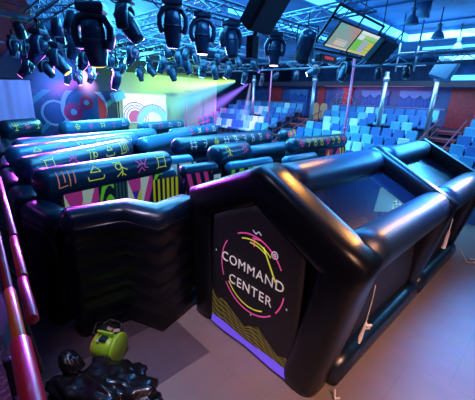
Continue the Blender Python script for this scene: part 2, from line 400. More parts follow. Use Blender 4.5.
# ---------------------------------------------------------------- stage wall art
def hexc(h): return tuple((int(h[i:i+2], 16)/255)**2.2 for i in (0, 2, 4))
def ring(u, v, cu, cv, r0, r1, asp=1): d = math.hypot((u-cu)*asp, v-cv); return r0 <= d <= r1
def stageM(y0, z0): return Matrix.Translation((-19.93, y0, z0)) @ Matrix.Rotation(PI/2, 4, 'Z')   # local x -> +Y, local -y -> +X
def mural(u, v):
    x, z = 4.0+u*4.9, 1.2+v*3.3
    c = hexc('16406a')
    if math.sin(x*2.6+math.sin(z*2.2)*1.6) > .45: c = hexc('0d2c52')
    if math.sin(x*3.1-z*3.7) > .82: c = hexc('2a7d96')
    for (cx, cz, R) in [(5.1, 2.4, .7), (6.7, 2.7, 1.3)]:
        d = math.hypot(x-cx, z-cz)
        if d < R: c = hexc('1c4c86')
        if R*.82 < d < R: c = hexc('7fa6c0')
        if R*.74 < d < R*.82: c = hexc('0e2c5a')
    d = math.hypot(x-6.9, z-2.55)
    if d < 1.05 and x > 7.45: c = hexc('c8323c')
    for (cx, cz, R, r) in [(6.05, 2.45, .52, .17), (6.8, 2.98, .4, .14)]:
        d = math.hypot(x-cx, z-cz)
        if r < d < R: c = hexc('a00a5a')
        elif d <= r: c = hexc('58a6c8')
    if z > 3.6: c = hexc('14285a')
    return c
print_sheet('stage_mural', 4.9, 3.3, mural, MURAL, None, stageM(4.0, 1.2), 150, 100)
tag(bpy.data.objects['stage_mural'], 'blue mural with dark magenta rings on the stage wall', 'mural')
# pale drape
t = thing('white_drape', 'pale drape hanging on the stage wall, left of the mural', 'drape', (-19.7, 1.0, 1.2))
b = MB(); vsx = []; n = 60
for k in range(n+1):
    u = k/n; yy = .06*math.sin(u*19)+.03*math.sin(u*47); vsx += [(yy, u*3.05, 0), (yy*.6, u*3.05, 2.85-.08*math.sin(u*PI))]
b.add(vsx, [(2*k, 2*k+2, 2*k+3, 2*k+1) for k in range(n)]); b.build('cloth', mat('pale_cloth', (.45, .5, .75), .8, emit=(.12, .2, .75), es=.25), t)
b = MB(); b.bar((0, -.1, 2.85), (0, 3.15, 2.85), .03); b.build('curtain_rod', BLACK, t)
# projection screen
def scr(u, v):
    x, z = u*3.0, v*1.7
    c = hexc('f4e4f2')
    d = math.hypot(x-.75, z-.3)
    if d < 1.0 and abs((d*6) % 1-.5) < .17: c = hexc('7a4f9a')
    if d < .42: c = hexc('c25a9a')
    d2 = math.hypot(x-2.0, z+.1)
    if .7 < d2 < 1.15: c = hexc('8fc4ee')
    if abs(d2-1.2) < .04: c = hexc('b07acb')
    if x > 1.8 and abs(z-.9-(x-2.4)*.5) < .03: c = hexc('d59ad0')
    if z > 1.6: c = hexc('ffffff')
    return c
t = thing('projection_screen', 'white projection screen with curved violet drawing on the stage', 'screen', (-19.75, 8.95, 1.85))
print_sheet('screen_cloth', 3.0, 1.7, scr, art_mat('screen_print', .5, .55), t, Matrix.Rotation(PI/2, 4, 'Z'), 100, 56)
b = MB(); b.box((-.03, 1.5, -.03), (.06, 3.1, .06)); b.box((-.03, 1.5, 1.73), (.06, 3.1, .06)); b.box((-.03, -.03, .85), (.06, .06, 1.8)); b.box((-.03, 3.03, .85), (.06, .06, 1.8)); b.build('screen_frame', WHIT, t)
# tall light coloured wall panel which the coloured spots light
b = MB(); b.box((-19.9, 12.6, 3.0), (.08, 8.0, 3.7)); o = b.build('hanging_cyclorama', mat('cyclorama_cloth', (.5, .55, .45), .8)); tag(o, 'plain cloth backdrop washed green and yellow by the stage lights', 'backdrop cloth')
# props before the mural
b = MB(); b.box((0, 0, .28), (.5, .7, .5), Matrix.Rotation(.4, 4, 'X'), bev=.05); b.box((.26, .0, .3), (.03, .4, .22), Matrix.Rotation(.4, 4, 'X'))
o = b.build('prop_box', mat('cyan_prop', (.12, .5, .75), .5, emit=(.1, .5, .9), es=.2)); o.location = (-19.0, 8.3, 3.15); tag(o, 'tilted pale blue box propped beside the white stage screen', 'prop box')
t = thing('prop_stand', 'black stand carrying the tilted pale blue box', 'stand', (-19.0, 8.3, 0)); 
b = MB(); b.bar((0, 0, 0), (0, 0, 3.2), .04); b.build('pole', BLACK, t); b = MB(); b.lathe([(.35, 0), (.35, .04), (.05, .08)]); b.build('base_plate', BLACK, t)
# pink lit stair frame right of stage
t = thing('stair_frame', 'magenta lit stair rails right of the stage', 'stair rails', (-18.2, 13.6, 0))
MAG = mat('magenta_lit_rail', (.5, .06, .4), .4, .3, emit=(.9, .08, .6), es=.5)  # magenta light on the stairs put in as rail glow
for k in range(7):
    b = MB(); b.bar((0, k*.42, 0), (0, k*.42, 2.2+k*.12), .025, 6); b.build('post', MAG, t)
for h in (0, .5, 1.0, 1.5):
    b = MB(); b.bar((0, 0, 1.0+h*.75), (0, 2.6, 1.7+h*.75), .025, 6); b.build('rail', MAG, t)

# ---------------------------------------------------------------- glyph printing on inflatable tubes
def glyph(kind):
    circ = lambda cx, cy, r, n=10: [[(cx+r*math.cos(2*PI*k/n), cy+r*math.sin(2*PI*k/n)) for k in range(n+1)]]
    G = {
     'comb': [[(-.5, .5), (-.5, -.5), (.0, -.4)], [(-.15, .5), (-.15, -.2)], [(.15, .5), (.15, -.5)], [(.45, .45), (.45, -.35)]],
     'roof': [[(-.35, .1), (0, .5), (.35, .1), (-.35, .1)], [(-.55, -.15), (-.5, -.4), (.5, -.4), (.55, -.15)]],
     'man': circ(-.15, .2, .22)+[[(-.5, .5), (.1, .5)], [(.1, .5), (.1, -.5)], [(.1, .1), (.5, -.1)], [(.1, -.1), (-.3, -.5)], [(.1, -.3), (.4, -.5)]],
     'bug': [[(-.5, .4), (-.2, .1), (-.5, -.1)], [(-.4, -.5), (-.1, -.15), (.2, -.45)], [(-.2, .1), (.2, .1), (.5, .45)], [(.2, .1), (.15, -.15), (.5, -.25)], [(-.1, .5), (0, .1)]],
     'jar': [[(-.35, .35), (-.35, -.4), (.35, -.4), (.35, .35), (-.35, .35)], [(-.5, .5), (-.35, .35)], [(.5, .5), (.35, .35)], [(-.5, -.5), (-.35, -.4)], [(.5, -.5), (.35, -.4)]],
     'gate': [[(-.5, .45), (.5, .45)], [(-.25, .45), (-.4, -.5)], [(.1, .45), (.0, -.45)]]+circ(.28, 0, .2),
     'hash': [[(-.3, .5), (-.3, -.5)], [(.3, .5), (.3, -.5)], [(-.5, .2), (.5, .2)], [(-.5, -.2), (.5, -.2)]],
     'crook': [[(-.3, .5), (.2, .4), (.2, 0), (-.1, -.5)], [(.2, 0), (-.3, .1)]],
     'diamond': [[(0, .5), (.35, 0), (0, -.5), (-.35, 0), (0, .5)]]+circ(0, 0, .13),
     'ring': circ(0, 0, .35)+[[(-.5, 0), (.5, 0)], [(0, .5), (0, -.5)]],
     'eight': circ(0, .25, .22)+circ(0, -.2, .27)+[[(-.4, .5), (-.2, .3)]],
     'fork': [[(-.4, .5), (-.4, .1), (.4, .1), (.4, .5)], [(0, .5), (0, -.5)], [(-.3, -.5), (.3, -.5)]],
    }
    return G[kind]
def tube_print(mb, p, q, r, kinds, cols, size=.22, ang=38, u0=.08, u1=.92, wline=.013, zc=None, flat=1.0):
    """draw glyph strokes just above the +X-facing side of a tube from p to q (axis points)"""
    p, q = Vector(p), Vector(q); d = q-p; L = d.length; t = d.normalized(); sd = Vector((0, 0, 1)).cross(t).normalized() * -1
    if sd.x < 0: sd = -sd
    up = Vector((0, 0, 1)); R = r+.006
    def pt(u, a): return p + t*u + (sd*math.cos(a) + up*math.sin(a))*R
    n = len(kinds)
    for i, k in enumerate(kinds):
        uc = L*(u0+(u1-u0)*(i+.5)/n); a0 = math.radians(ang)
        for stroke in glyph(k):
            for (x0, y0), (x1, y1) in zip(stroke[:-1], stroke[1:]):
                S = 3; dx, dy = x1-x0, y1-y0; l = math.hypot(dx, dy) or 1; nx, ny = -dy/l*wline/size, dx/l*wline/size
                vs = []
                for s_ in range(S+1):
                    x, y = x0+dx*s_/S, y0+dy*s_/S
                    for sg in (-1, 1):
                        vs.append(pt(uc+(x+nx*sg)*size, a0+(y+ny*sg)*size/R))
                mb.add(vs, [(2*j, 2*j+1, 2*j+3, 2*j+2) for j in range(S)], cols[i % len(cols)], False)
INK = [YELL, PINK, ORNG, WHIT]

# ---------------------------------------------------------------- art for wall faces
def Yc(): return hexc('d8cf20')
K = (.006, .01, .02); YE = hexc('e3d622'); GR = hexc('7fd72b'); PK = hexc('e0417f'); CR = hexc('ece2b0'); TL = hexc('5fd0c4'); PU = hexc('5a2a9a'); WH = hexc('e6efe2')
def art_stripes(u, v): return YE if (u*7) % 1 < .5 else K
def art_diag(u, v): return PK if (u*3.2+v*.9) % 1 < .5 else K
def art_green(u, v): return GR if (u*2.2-v*.9) % 1 < .52 else K
def art_geo(u, v):
    a = (u*8) % 1; k = int(u*8) % 4
    if k == 0: return CR if v < 1-a and v > a*.3 else (YE if v < a*.8 else PK if v > .7 else PU)
    if k == 1: return PK if abs(a-v) < .25 else (CR if v > a else K)
    if k == 2:
        d = math.hypot(a-.7, (v-.2)*.8)
        return GR if (d*3.2) % 1 < .5 else K
    return (K if (a*4) % 1 < .5 else hexc('385a4a'))
def art_block(u, v):
    i, j = int(u*7), int(v*2.2); return GR if (i+j) % 2 else K
def art_letters(u, v):
    a = (u*3.3) % 1; k = int(u*3.3)
    if k == 0: return K if (.15 < a < .35 and .15 < v < .85) or (.15 < a < .8 and (.7 < v < .85 or .42 < v < .55)) else hexc('c9e8a5')
    if k == 1: return K if .2 < a < .8 and abs(v-.5) < .12 or abs(a-.5) < .1 else hexc('b7ecd0')
    return K if abs(a-v) < .16 else hexc('d5f0c0')
def art_chev(u, v):
    w = abs(((u*2) % 1)-.5)*1.2
    return YE if ((v+w)*3) % 1 < .45 else K
def art_tri(u, v):
    a = (u*4) % 1; k = int(u*4) % 4
    if k == 0: return K if v > .6 else PK if v > a*.8 else K
    if k == 1: return YE if v < 1-abs(a-.4)*1.8 else hexc('c02060')
    if k == 2: return PK if abs(a-v) < .3 else K
    return YE if (a*2.5+v) % 1 < .4 else K
def art_teal(u, v): return TL if (u*1.8+v*.5) % 1 < .6 else WH

# ---------------------------------------------------------------- inflatable walls of the maze
def pillow(half, ztop, rows=6, depth=.05, z0=.0):
    """section (side, up) of a quilted wall body up to ztop"""
    R = []; n = 5
    for i in range(rows):
        for k in range(n):
            t = k/n; z = z0+(ztop-z0)*(i+t)/rows; R.append((half-depth+depth*abs(math.sin(t*PI))**.6, z))
    R.append((half-depth, ztop))
    return R + [(-x, z) for x, z in R[::-1]]
GW = 'inflatable walls of the maze'
def inflatable_wall(label, pts, h=2.35, r=.25, half=.2, tubem=None, bodym=None, glyphs=None, cols=None, arts=(), size=.24, ang=14, rows=6, flat=1.0, wline=.013, u0=.06, u1=.94):
    """pts: plan points of the top tube's axis; arts: (u0, u1, z0, z1, fn) printed on the face towards +X"""
    p0 = Vector((pts[0][0], pts[0][1], 0))
    t = thing('inflatable_wall', label, 'inflatable wall', p0, group=GW)
    loc = [Vector((x, y, 0))-p0 for x, y in pts]
    zc = h-r
    b = MB(); b.sweep([p for p in loc], pillow(half, zc, rows), cap=min(.2, half), subdiv=.5); b.build('wall_body', bodym or VINYL2, t)
    b = MB(); b.sweep([p+Vector((0, 0, zc)) for p in loc], sup(r, r*flat, 2.0, 24), cap=r*.8, subdiv=.35, wob=.012); b.build('top_tube', tubem or VTUBE, t)
    if glyphs:
        b = MB(); cs = cols or [0]
        tube_print(b, loc[0]+Vector((0, 0, zc)), loc[-1]+Vector((0, 0, zc)), r, glyphs, cs, size, ang, u0, u1, wline); b.build('printed_symbols', INK, t)
    d = (loc[-1]-loc[0]); L = d.length; ux = d.normalized()
    for (a0, a1, z0, z1, fn) in arts:
        ang_ = math.atan2(ux.y, ux.x)
        o = loc[0] + ux*(L*a0); nrm = Vector((ux.y, -ux.x, 0))
        M = Matrix.Translation(o + nrm*(half+.012) + Vector((0, 0, z0))) @ Matrix.Rotation(ang_, 4, 'Z')
        w = L*(a1-a0); print_sheet('printed_panel', w, z1-z0, fn, ART, t, M, max(10, int(w/.013)), max(8, int((z1-z0)/.015)), 0)
    return t
cl, cp, co, cw = 0, 1, 2, 3
inflatable_wall('nearest long inflatable wall with orange comb, triangle and stick figure symbols', [(-5.75, 1.0), (-6.4, 3.92)], 2.38, .24,
    glyphs=['comb', 'roof', 'man', 'bug', 'jar'], cols=[co, cl, cl, cp, cl], arts=[(.12, .98, 1.05, 1.93, art_geo)], size=.29, wline=.0095)
inflatable_wall('second long inflatable wall back, purple lit, with jar and gate symbols', [(-6.9, 1.0), (-8.7, 4.0)], 2.38, .25,
    glyphs=['jar', 'bug', 'gate', 'roof', 'comb'], cols=[cl, cp, cl, cl, cl], size=.29, wline=.0095)
inflatable_wall('third long inflatable wall back, teal lit on top', [(-8.6, 1.1), (-10.3, 5.0)], 2.36, .25, tubem=VLIT,
    glyphs=['roof', 'hash', 'eight', 'diamond', 'crook', 'ring'], cols=[cl, cp, cw, cl, cp, cw], size=.29, wline=.0095)
inflatable_wall('fourth long inflatable wall back, pale violet lit', [(-10.4, 1.5), (-11.8, 6.6)], 2.3, .24, tubem=VLIT, arts=[(.2, .9, 1.2, 1.9, art_teal)])
inflatable_wall('short far inflatable wall before the pale drape', [(-14.0, 1.75), (-15.2, 3.2)], 2.5, .3, glyphs=['fork', 'bug', 'fork'], cols=[cl, cp, cl], size=.29, wline=.0095)
inflatable_wall('far inflatable wall below the mural rings', [(-13.7, 3.6), (-15.6, 7.2)], 2.45, .28, glyphs=['ring', 'diamond', 'hash', 'fork', 'roof'], cols=[cl, cp, cl, cp, cw], size=.29, wline=.0095, tubem=VLIT)
inflatable_wall('far inflatable wall with yellow underside beside the mural', [(-12.6, 3.0), (-13.9, 6.8)], 2.05, .22, arts=[(.05, .95, 1.2, 1.7, art_stripes)], tubem=VLIT)
inflatable_wall('farthest inflatable wall below the white stage screen', [(-15.6, 7.8), (-16.6, 11.2)], 2.2, .26, tubem=VLIT, glyphs=['ring', 'hash', 'roof', 'jar'], cols=[cw, cp, cw, cl], size=.29, wline=.0095)
inflatable_wall('violet lit inflatable wall below the hanging disc', [(-12.2, 7.6), (-13.8, 11.5)], 2.2, .25, tubem=VLIT, glyphs=['hash', 'roof', 'bug', 'ring', 'jar'], cols=[cw, cp, cw, cp, cw], size=.3, wline=.02)
inflatable_wall('pale blue lit inflatable wall left of the white symbol wall', [(-9.8, 4.9), (-12.0, 8.4)], 2.2, .25, tubem=VLIT)
inflatable_wall('long blue inflatable wall with white hash, crook and diamond symbols', [(-7.9, 5.0), (-8.75, 10.3)], 2.42, .27, tubem=VTUBE,
    glyphs=['hash', 'crook', 'diamond', 'hash', 'man', 'crook', 'eight', 'eight', 'ring'], cols=[cw, cw, cl, cw, cw, cw, cw, cw, cp], size=.29, wline=.0095, arts=[(.78, .9, 1.0, 1.9, art_chev)])
inflatable_wall('short dark inflatable wall with yellow vase symbol and pink bug', [(-6.35, 5.15), (-6.7, 6.85)], 2.4, .27, tubem=VTUBE, glyphs=['man', 'bug'], cols=[cl, cp], size=.29, wline=.0095, ang=25,
    arts=[(.3, .98, 1.0, 1.8, art_green)])
inflatable_wall('green lit inflatable wall with yellow and pink ring symbols', [(-6.4, 8.5), (-6.4, 12.2)], 2.42, .27, glyphs=['ring', 'crook', 'eight', 'eight', 'ring', 'crook', 'eight', 'ring'], cols=[cp, cl, cl, cl, cp, cl, cl, cp],
    size=.29, wline=.0095, ang=22, arts=[(.42, .98, 1.1, 1.9, art_tri)])
inflatable_wall('short inflatable wall at the foot of the left aisle with ring symbols', [(-8.6, 10.9), (-8.95, 12.0)], 2.42, .27, glyphs=['ring', 'eight', 'ring', 'crook'], cols=[cp, cl, cp, cl], size=.3, wline=.02)
inflatable_wall('inflatable wall with yellow and black upright stripes', [(-6.25, 3.15), (-6.25, 4.0)], 2.0, .17, tubem=VTUBE, arts=[(.02, .98, .9, 1.82, art_stripes)])
inflatable_wall('inflatable wall with pink and black slanting stripes', [(-6.22, 4.1), (-6.22, 5.25)], 2.02, .17, tubem=VTUBE, arts=[(.02, .72, 1.0, 1.84, art_diag), (.75, 1.0, 1.0, 1.84, lambda u, v: WH if abs(u-.5) > .28 and abs(u-.5) < .4 and .2 < v < .8 or (abs(v-.2) < .06 or abs(v-.8) < .06) and abs(u-.5) < .4 else K)])
inflatable_wall('inflatable wall with pale green panel of black letter shapes', [(-7.1, 4.0), (-7.1, 5.1)], 2.08, .18, tubem=VLIT, arts=[(.02, .98, 1.1, 1.9, art_letters)])
inflatable_wall('inflatable wall with teal and white print, behind the command tent', [(-6.0, 5.4), (-6.0, 7.2)], 2.0, .17, tubem=VLIT, arts=[(.0, .4, 1.0, 1.83, art_green), (.42, .98, 1.0, 1.83, art_teal)])
inflatable_wall('inflatable wall with green and black chequer, behind the command tent', [(-5.75, 7.5), (-5.75, 9.2)], 2.0, .17, tubem=VLIT, arts=[(.0, .98, 1.2, 1.84, art_block)])
inflatable_wall('pale blue lit inflatable wall between the two ring symbol walls', [(-7.3, 7.4), (-7.5, 9.8)], 2.1, .2, tubem=VLIT)

# front zigzag wall and the left side walls (outer skin of the maze, black)
def outer_wall(label, pts, h, r, half, rows=6, depth=.03, symbols=None):
    p0 = Vector((*pts[0], 0)); loc = [Vector((x, y, 0))-p0 for x, y in pts]; zc = h-r
    t = thing('inflatable_wall', label, 'inflatable wall', p0, group=GW)
    b = MB(); b.sweep(loc, pillow(half, zc, rows, depth), cap=.15, subdiv=.45); b.build('wall_body', VINYL, t)
    b = MB(); b.sweep([p+Vector((0, 0, zc)) for p in loc], sup(r, r*.9, 2.4, 24), cap=r*.7, subdiv=.3, wob=.02); b.build('top_tube', VINYL2, t)
    return t
outer_wall('black quilted front wall of the maze bending in and out beside the command tent', [(-4.22, 3.0), (-3.98, 2.2), (-4.5, 1.98), (-4.58, 1.02)], 2.06, .24, .26)
sides = [(-4.75, 1.15), (-5.8, .95), (-6.9, 1.0), (-8.6, 1.1), (-10.4, 1.4), (-13.9, 1.7)]
names = ['black side wall of the maze nearest the front corner', 'black side wall under the left end of the comb symbol wall', 'black side wall under the left end of the jar symbol wall', 'black side wall beyond the teal lit wall', 'black side wall at the far left end of the maze']
for i, nm in enumerate(names):
    (x0, y0), (x1, y1) = sides[i], sides[i+1]
    w = outer_wall(nm, [(x0-.05, y0), (x1+.05, y1)], 1.95, .24, .25)
    if i == 0:
        b = MB()
        for k in range(3): b.box((-.55-.0, -.27, 1.25-.09*k), (.45, .012, .025))
        b.build('printed_symbols', ORNG, w)

# ---------------------------------------------------------------- the command tent
X0, X1, YF, HE, HR = -4.06, -1.06, 2.78, 2.12, 2.84
XM = (X0+X1)/2
tent = thing('inflatable_tent', 'black inflatable house shaped tent reading COMMAND CENTER on its front', 'inflatable tent', (XM, YF, 0))
def T(x, y, z): return Vector((x-XM, y-YF, z))
def portal(y, tw, td, lean=.2):
    ez = HE-.22; ezl = HE-.1; dx = tw*.95
    pts = [T(X0+dx+lean, y, .0), T(X0+dx+lean*.5, y, ezl*.5), T(X0+dx, y, ezl), T(XM, y, HR-tw*1.13), T(X1-dx, y, ez), T(X1-dx-lean*.9, y, ez*.5), T(X1-dx-lean*1.9, y, .0)]
    b = MB(); b.sweep(pts, sup(tw, td, 3.3, 36), ups=(0, 1, 0), subdiv=.12)
    return b
ys = [YF+.29, YF+3.47, YF+6.3]
for y, twf, td in [(ys[0], .265, .28), (ys[1], .28, .2), (ys[2], .28, .2)]:
    portal(y, twf, td).build('portal_frame', VINYL, tent)
for k in range(2):
    ya, yb = ys[k]+.15, ys[k+1]-.12
    b = MB(); b.sweep([T(XM, ya, HR-.31), T(XM, yb, HR-.31)], sup(.27, .25, 2.1, 28), subdiv=.4); b.build('ridge_tube', VEAVE, tent)
    for sx, x in ((1, X1-.29), (-1, X0+.29)):
        b = MB(); ze = HE-.2+(.1 if sx < 0 else 0); b.sweep([T(x, ya, ze), T(x, yb, ze)], sup(.27, .28, 2.1, 28), subdiv=.4); b.build('eave_tube', VEAVE, tent)
        b = MB(); b.sweep([T(x-.1*sx, ya, .2), T(x-.1*sx, yb, .2)], sup(.19, .2, 2.4, 24), subdiv=.4); b.build('base_tube', VINYL2, tent)
    # roof windows of dark clear film
    for sx, xe in ((1, X1-.42), (-1, X0+.42)):
        b = MB(); b.add([T(XM+.1*sx, ya, HR-.38), T(XM+.1*sx, yb, HR-.38), T(xe, yb, HE-.13), T(xe, ya, HE-.13)], [(0, 1, 2, 3)], smooth=False)
        b.build('roof_film', None or MATS.get('film') or mat('film', (.01, .012, .03), .18, spec=.6), tent)
    for x in (X1-.4, X0+.4):
        b = MB(); n = 12; vsx = []
        for j in range(n+1):
            for i in range(n+1):
                u, v = i/n, j/n; yy = ya+(yb-ya)*u; vsx.append(T(x+.03*math.sin(u*7+v*5)*math.sin(v*PI), yy, .2+(HE-.45)*v))
        b.add(vsx, [(j*(n+1)+i, j*(n+1)+i+1, (j+1)*(n+1)+i+1, (j+1)*(n+1)+i) for j in range(n) for i in range(n)]); b.build('side_panel', PANEL, tent)
b = MB(); b.add([T(X0+.3, 3.0, .02), T(X1-.5, 3.0, .02), T(X1-.35, 3.0, HE-.25), T(XM, 3.0, HR-.4), T(X0+.3, 3.0, HE-.15)], [(0, 1, 2, 3, 4)], smooth=False); b.build('front_sheet', PANEL, tent)
b = MB(); yb_ = ys[2]+.05; b.add([T(X0+.3, yb_, .02), T(X1-.5, yb_, .02), T(X1-.35, yb_, HE-.25), T(XM, yb_, HR-.4), T(X0+.3, yb_, HE-.15)], [(0, 1, 2, 3, 4)], smooth=False); b.build('rear_sheet', PANEL, tent)
b = MB(); b.add([T(X0+.4, ys[0], .02), T(X1-.5, ys[0], .02), T(X1-.5, ys[2], .02), T(X0+.4, ys[2], .02)], [(0, 1, 2, 3)], smooth=False); b.build('ground_cloth', PANEL, tent)
# front panel with lettering and logo
fp = MB(); ny_, nx_ = 18, 18; vsx = []
PX0, PX1, PY = -3.4, -1.74, 2.86
def ptop(u):
    x = PX0+u*(PX1-PX0)
    return min(HR-.5-abs(x-XM)*.5, 2.3)
for j in range(ny_+1):
    for i in range(nx_+1):
        u, v = i/nx_, j/ny_; x = PX0+u*(PX1-PX0); z = .17+(ptop(u)-.17)*v
        vsx.append(T(x, PY-.012*math.sin(u*9+v*3)*math.sin(v*PI), z))
fp.add(vsx, [(j*(nx_+1)+i, j*(nx_+1)+i+1, (j+1)*(nx_+1)+i+1, (j+1)*(nx_+1)+i) for j in range(ny_) for i in range(nx_)])
front = fp.build('front_panel', PANEL, tent)
front.modifiers.new('thick', 'SOLIDIFY').thickness = .02
YP = PY-.03
XO = lambda x: x*PY/2.95
ZO = lambda z: 3.6-(3.6-z)*PY/2.95
LET = mat('letter_white', (.8, .74, .7), .5, emit=(.8, .72, .68), es=.3)
def text_mesh(name, s, size, loc, m, parent, ext=.002, align='CENTER', M=None):
    cu = bpy.data.curves.new(name, 'FONT'); cu.body = s; cu.size = size; cu.extrude = ext; cu.align_x = align; cu.space_character = 1.12
    o = bpy.data.objects.new(name, cu); C.objects.link(o)
    dg = bpy.context.evaluated_depsgraph_get(); me = bpy.data.meshes.new_from_object(o.evaluated_get(dg))
    bpy.data.objects.remove(o); me.name = name; me.materials.clear(); me.materials.append(m)
    n = bpy.data.objects.new(name, me); C.objects.link(n); n.parent = parent
    n.matrix_local = Matrix.Translation(loc) @ (M if M is not None else Matrix.Rotation(PI/2, 4, 'X'))
    return n
text_mesh('lettering', 'COMMAND', .212, T(XO(-2.665), YP, ZO(1.2)), LET, front)
text_mesh('lettering', 'CENTER', .212, T(XO(-2.665), YP, ZO(.885)), LET, front)
def arc(mb, cx, cz, r, a0, a1, w, mi, n=24):
    vs = []
    for k in range(n+1):
        a = math.radians(a0+(a1-a0)*k/n)
        for rr in (r-w, r+w): vs.append(T(XO(cx+rr*math.cos(a)), YP, ZO(cz+rr*math.sin(a))))
    mb.add(vs, [(2*k, 2*k+1, 2*k+3, 2*k+2) for k in range(n)], mi, False)
b = MB(); cx, cz = -2.66, 1.2
arc(b, cx, cz, .62, 30, 118, .011, 0); arc(b, cx, cz, .62, 145, 205, .01, 0); arc(b, cx, cz, .62, 215, 355, .011, 0)
arc(b, cx, cz, .545, 50, 112, .01, 1); arc(b, cx, cz, .54, 215, 300, .01, 1); arc(b, cx, cz, .5, 60, 95, .01, 1)
def ln(x0, z0, x1, z1, w=.012, mi=1):
    d = Vector((x1-x0, 0, z1-z0)).normalized(); nn = Vector((-d.z, 0, d.x))*w
    p, q = T(XO(x0), YP, ZO(z0)), T(XO(x1), YP, ZO(z1)); b.add([p-nn, p+nn, q+nn, q-nn], [(0, 1, 2, 3)], mi, False)
ln(-2.45, 1.72, -2.2, 1.3, .014, 1); ln(-2.62, 1.66, -2.62, 1.78, .012, 0); ln(-2.66, 1.78, -2.5, 1.8, .012, 0); ln(-2.66, 1.9, -2.6, 1.86, .008, 2); ln(-2.6, 1.86, -2.55, 1.91, .008, 2); ln(-2.55, 1.91, -2.5, 1.87, .008, 2)
arc(b, -2.25, 1.68, .05, 0, 360, .009, 2, 16); arc(b, -2.25, 1.68, .018, 0, 360, .01, 2, 8)
for x, z in [(-3.42, 1.3), (-2.6, .55), (-1.98, 1.0)]: ln(x-.015, z, x+.015, z, .004, 2); ln(x, z-.02, x, z+.02, .004, 2)
b.build('logo_emblem', [PINK, YELL, WHIT], front)
# green contour line mountains printed along the bottom
def mount_mat():
    m = mat('contour_print', (.01, .012, .008), .5); nt = m.node_tree; bs = nt.nodes['Principled BSDF']
    a = nt.nodes.new('ShaderNodeAttribute'); a.attribute_name = 'print'
    nt.links.new(a.outputs['Color'], bs.inputs['Base Color']); nt.links.new(a.outputs['Color'], bs.inputs['Emission Color']); bs.inputs['Emission Strength'].default_value = .03
    return m
XA, XB = PX0+.01, PX1-.01
def mtop(x):
    u = (x-XA)/(XB-XA)
    h = np.interp(u, [0, .08, .22, .36, .46, .54, .62, .72, .85, .93, 1], [.62, .55, .46, .3, .22, .34, .4, .26, .12, .2, .12])
    return .2+h*.78
nx, nyy = 120, 40; vsx = []; fs = []; cols = []
for j in range(nyy+1):
    for i in range(nx+1):
        x = XA+(XB-XA)*i/nx; zt = mtop(x); vsx.append(T(x, YP+.003, .15+(zt-.15)*j/nyy))
for j in range(nyy):
    for i in range(nx):
        k = j*(nx+1)+i; fs.append((k, k+1, k+nx+2, k+nx+1)); u, v = i/nx, j/nyy
        w = math.sin(v*34+math.sin(u*9)*3+math.sin(u*23)*1.2); w2 = math.sin(u*60+v*9)
        g = max(0, w)*.75+.25*max(0, w2)
        c = (.03+.42*g, .035+.42*g, .01+.06*g); cols += [(*c, 1)]*4
me = bpy.data.meshes.new('mountain_print'); me.from_pydata(vsx, [], fs); me.materials.append(mount_mat())
me.color_attributes.new('print', 'FLOAT_COLOR', 'CORNER').data.foreach_set('color', np.array(cols, dtype=np.float32).ravel())
o = bpy.data.objects.new('mountain_print', me); C.objects.link(o); o.parent = front
# violet light along the panel foot, put in as a glowing strip
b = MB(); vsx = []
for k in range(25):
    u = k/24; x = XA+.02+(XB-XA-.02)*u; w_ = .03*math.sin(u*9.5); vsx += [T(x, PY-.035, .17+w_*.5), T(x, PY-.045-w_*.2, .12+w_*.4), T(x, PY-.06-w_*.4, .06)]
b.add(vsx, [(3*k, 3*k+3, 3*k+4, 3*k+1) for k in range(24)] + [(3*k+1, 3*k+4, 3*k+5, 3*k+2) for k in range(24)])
b.build('violet_glow_strip', mat('violet_glow', (.12, .08, .5), .5, emit=(.17, .09, .95), es=.55), tent)
# tie ropes
ROPE = mat('white_cord', (.75, .72, .72), .7)
def rope(pts, rr, name='tie_rope'):
    b = MB(); pts = [T(*p) for p in pts]
    for p, q in zip(pts[:-1], pts[1:]): b.bar(p, q, rr, 6)
    return b
b = rope([(X1-.06, YF+.62, 1.6), (X1-.08, YF+.66, 1.3), (X1-.1, YF+.66, 1.0)], .007)
kx, ky, kz = X1-.1, YF+.66, 1.0
for d in ((.05, .08), (-.02, .08), (.06, .0)): b.bar(T(kx, ky, kz), T(kx+d[0], ky+d[1], kz-.02), .014, 6); b.bar(T(kx+d[0], ky+d[1], kz-.02), T(kx, ky, kz-.06), .012, 6)
b.bar(T(kx, ky, kz), T(kx-.02, ky-.03, kz-.2), .016, 8, .03); b.bar(T(kx-.02, ky-.03, kz-.2), T(kx-.02, ky-.04, kz-.27), .03, 8, .018)
b.build('tie_rope', ROPE, tent)
b = rope([(X1-.02, YF+3.72, 1.7), (X1-.03, YF+3.74, 1.45)], .01); b.bar(T(X1-.03, YF+3.74, 1.45), T(X1-.05, YF+3.74, 1.1), .022, 8, .04); b.build('tie_rope', ROPE, tent)
b = rope([(X1-.2, YF+6.4, .25), (X1+.1, YF+6.1, .02), (X1+.25, YF+6.25, .02), (X1+.1, YF+6.4, .02), (X1+.3, YF+6.55, .02)], .014); b.build('tie_rope', ROPE, tent)
b = rope([(X1-.2, YF+.35, .1), (X1-.16, YF+.3, .02), (X1-.12, YF+.36, .02)], .012); b.build('tie_rope', ROPE, tent)
MATS['film'].node_tree.nodes['Principled BSDF'].inputs['Alpha'].default_value = .66
def patch_art(u, v):  # added glowing panel in place of the light patch in the roof film
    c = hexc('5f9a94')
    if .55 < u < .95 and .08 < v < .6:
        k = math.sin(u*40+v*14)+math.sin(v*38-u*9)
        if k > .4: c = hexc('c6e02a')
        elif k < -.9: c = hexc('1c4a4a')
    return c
t = thing('film_light_patch', 'added teal glow patch with yellow green marks, standing for light in the roof film', 'board', (-2.45, 6.42, 1.46)); t.rotation_euler = (-.23, 0, 0)
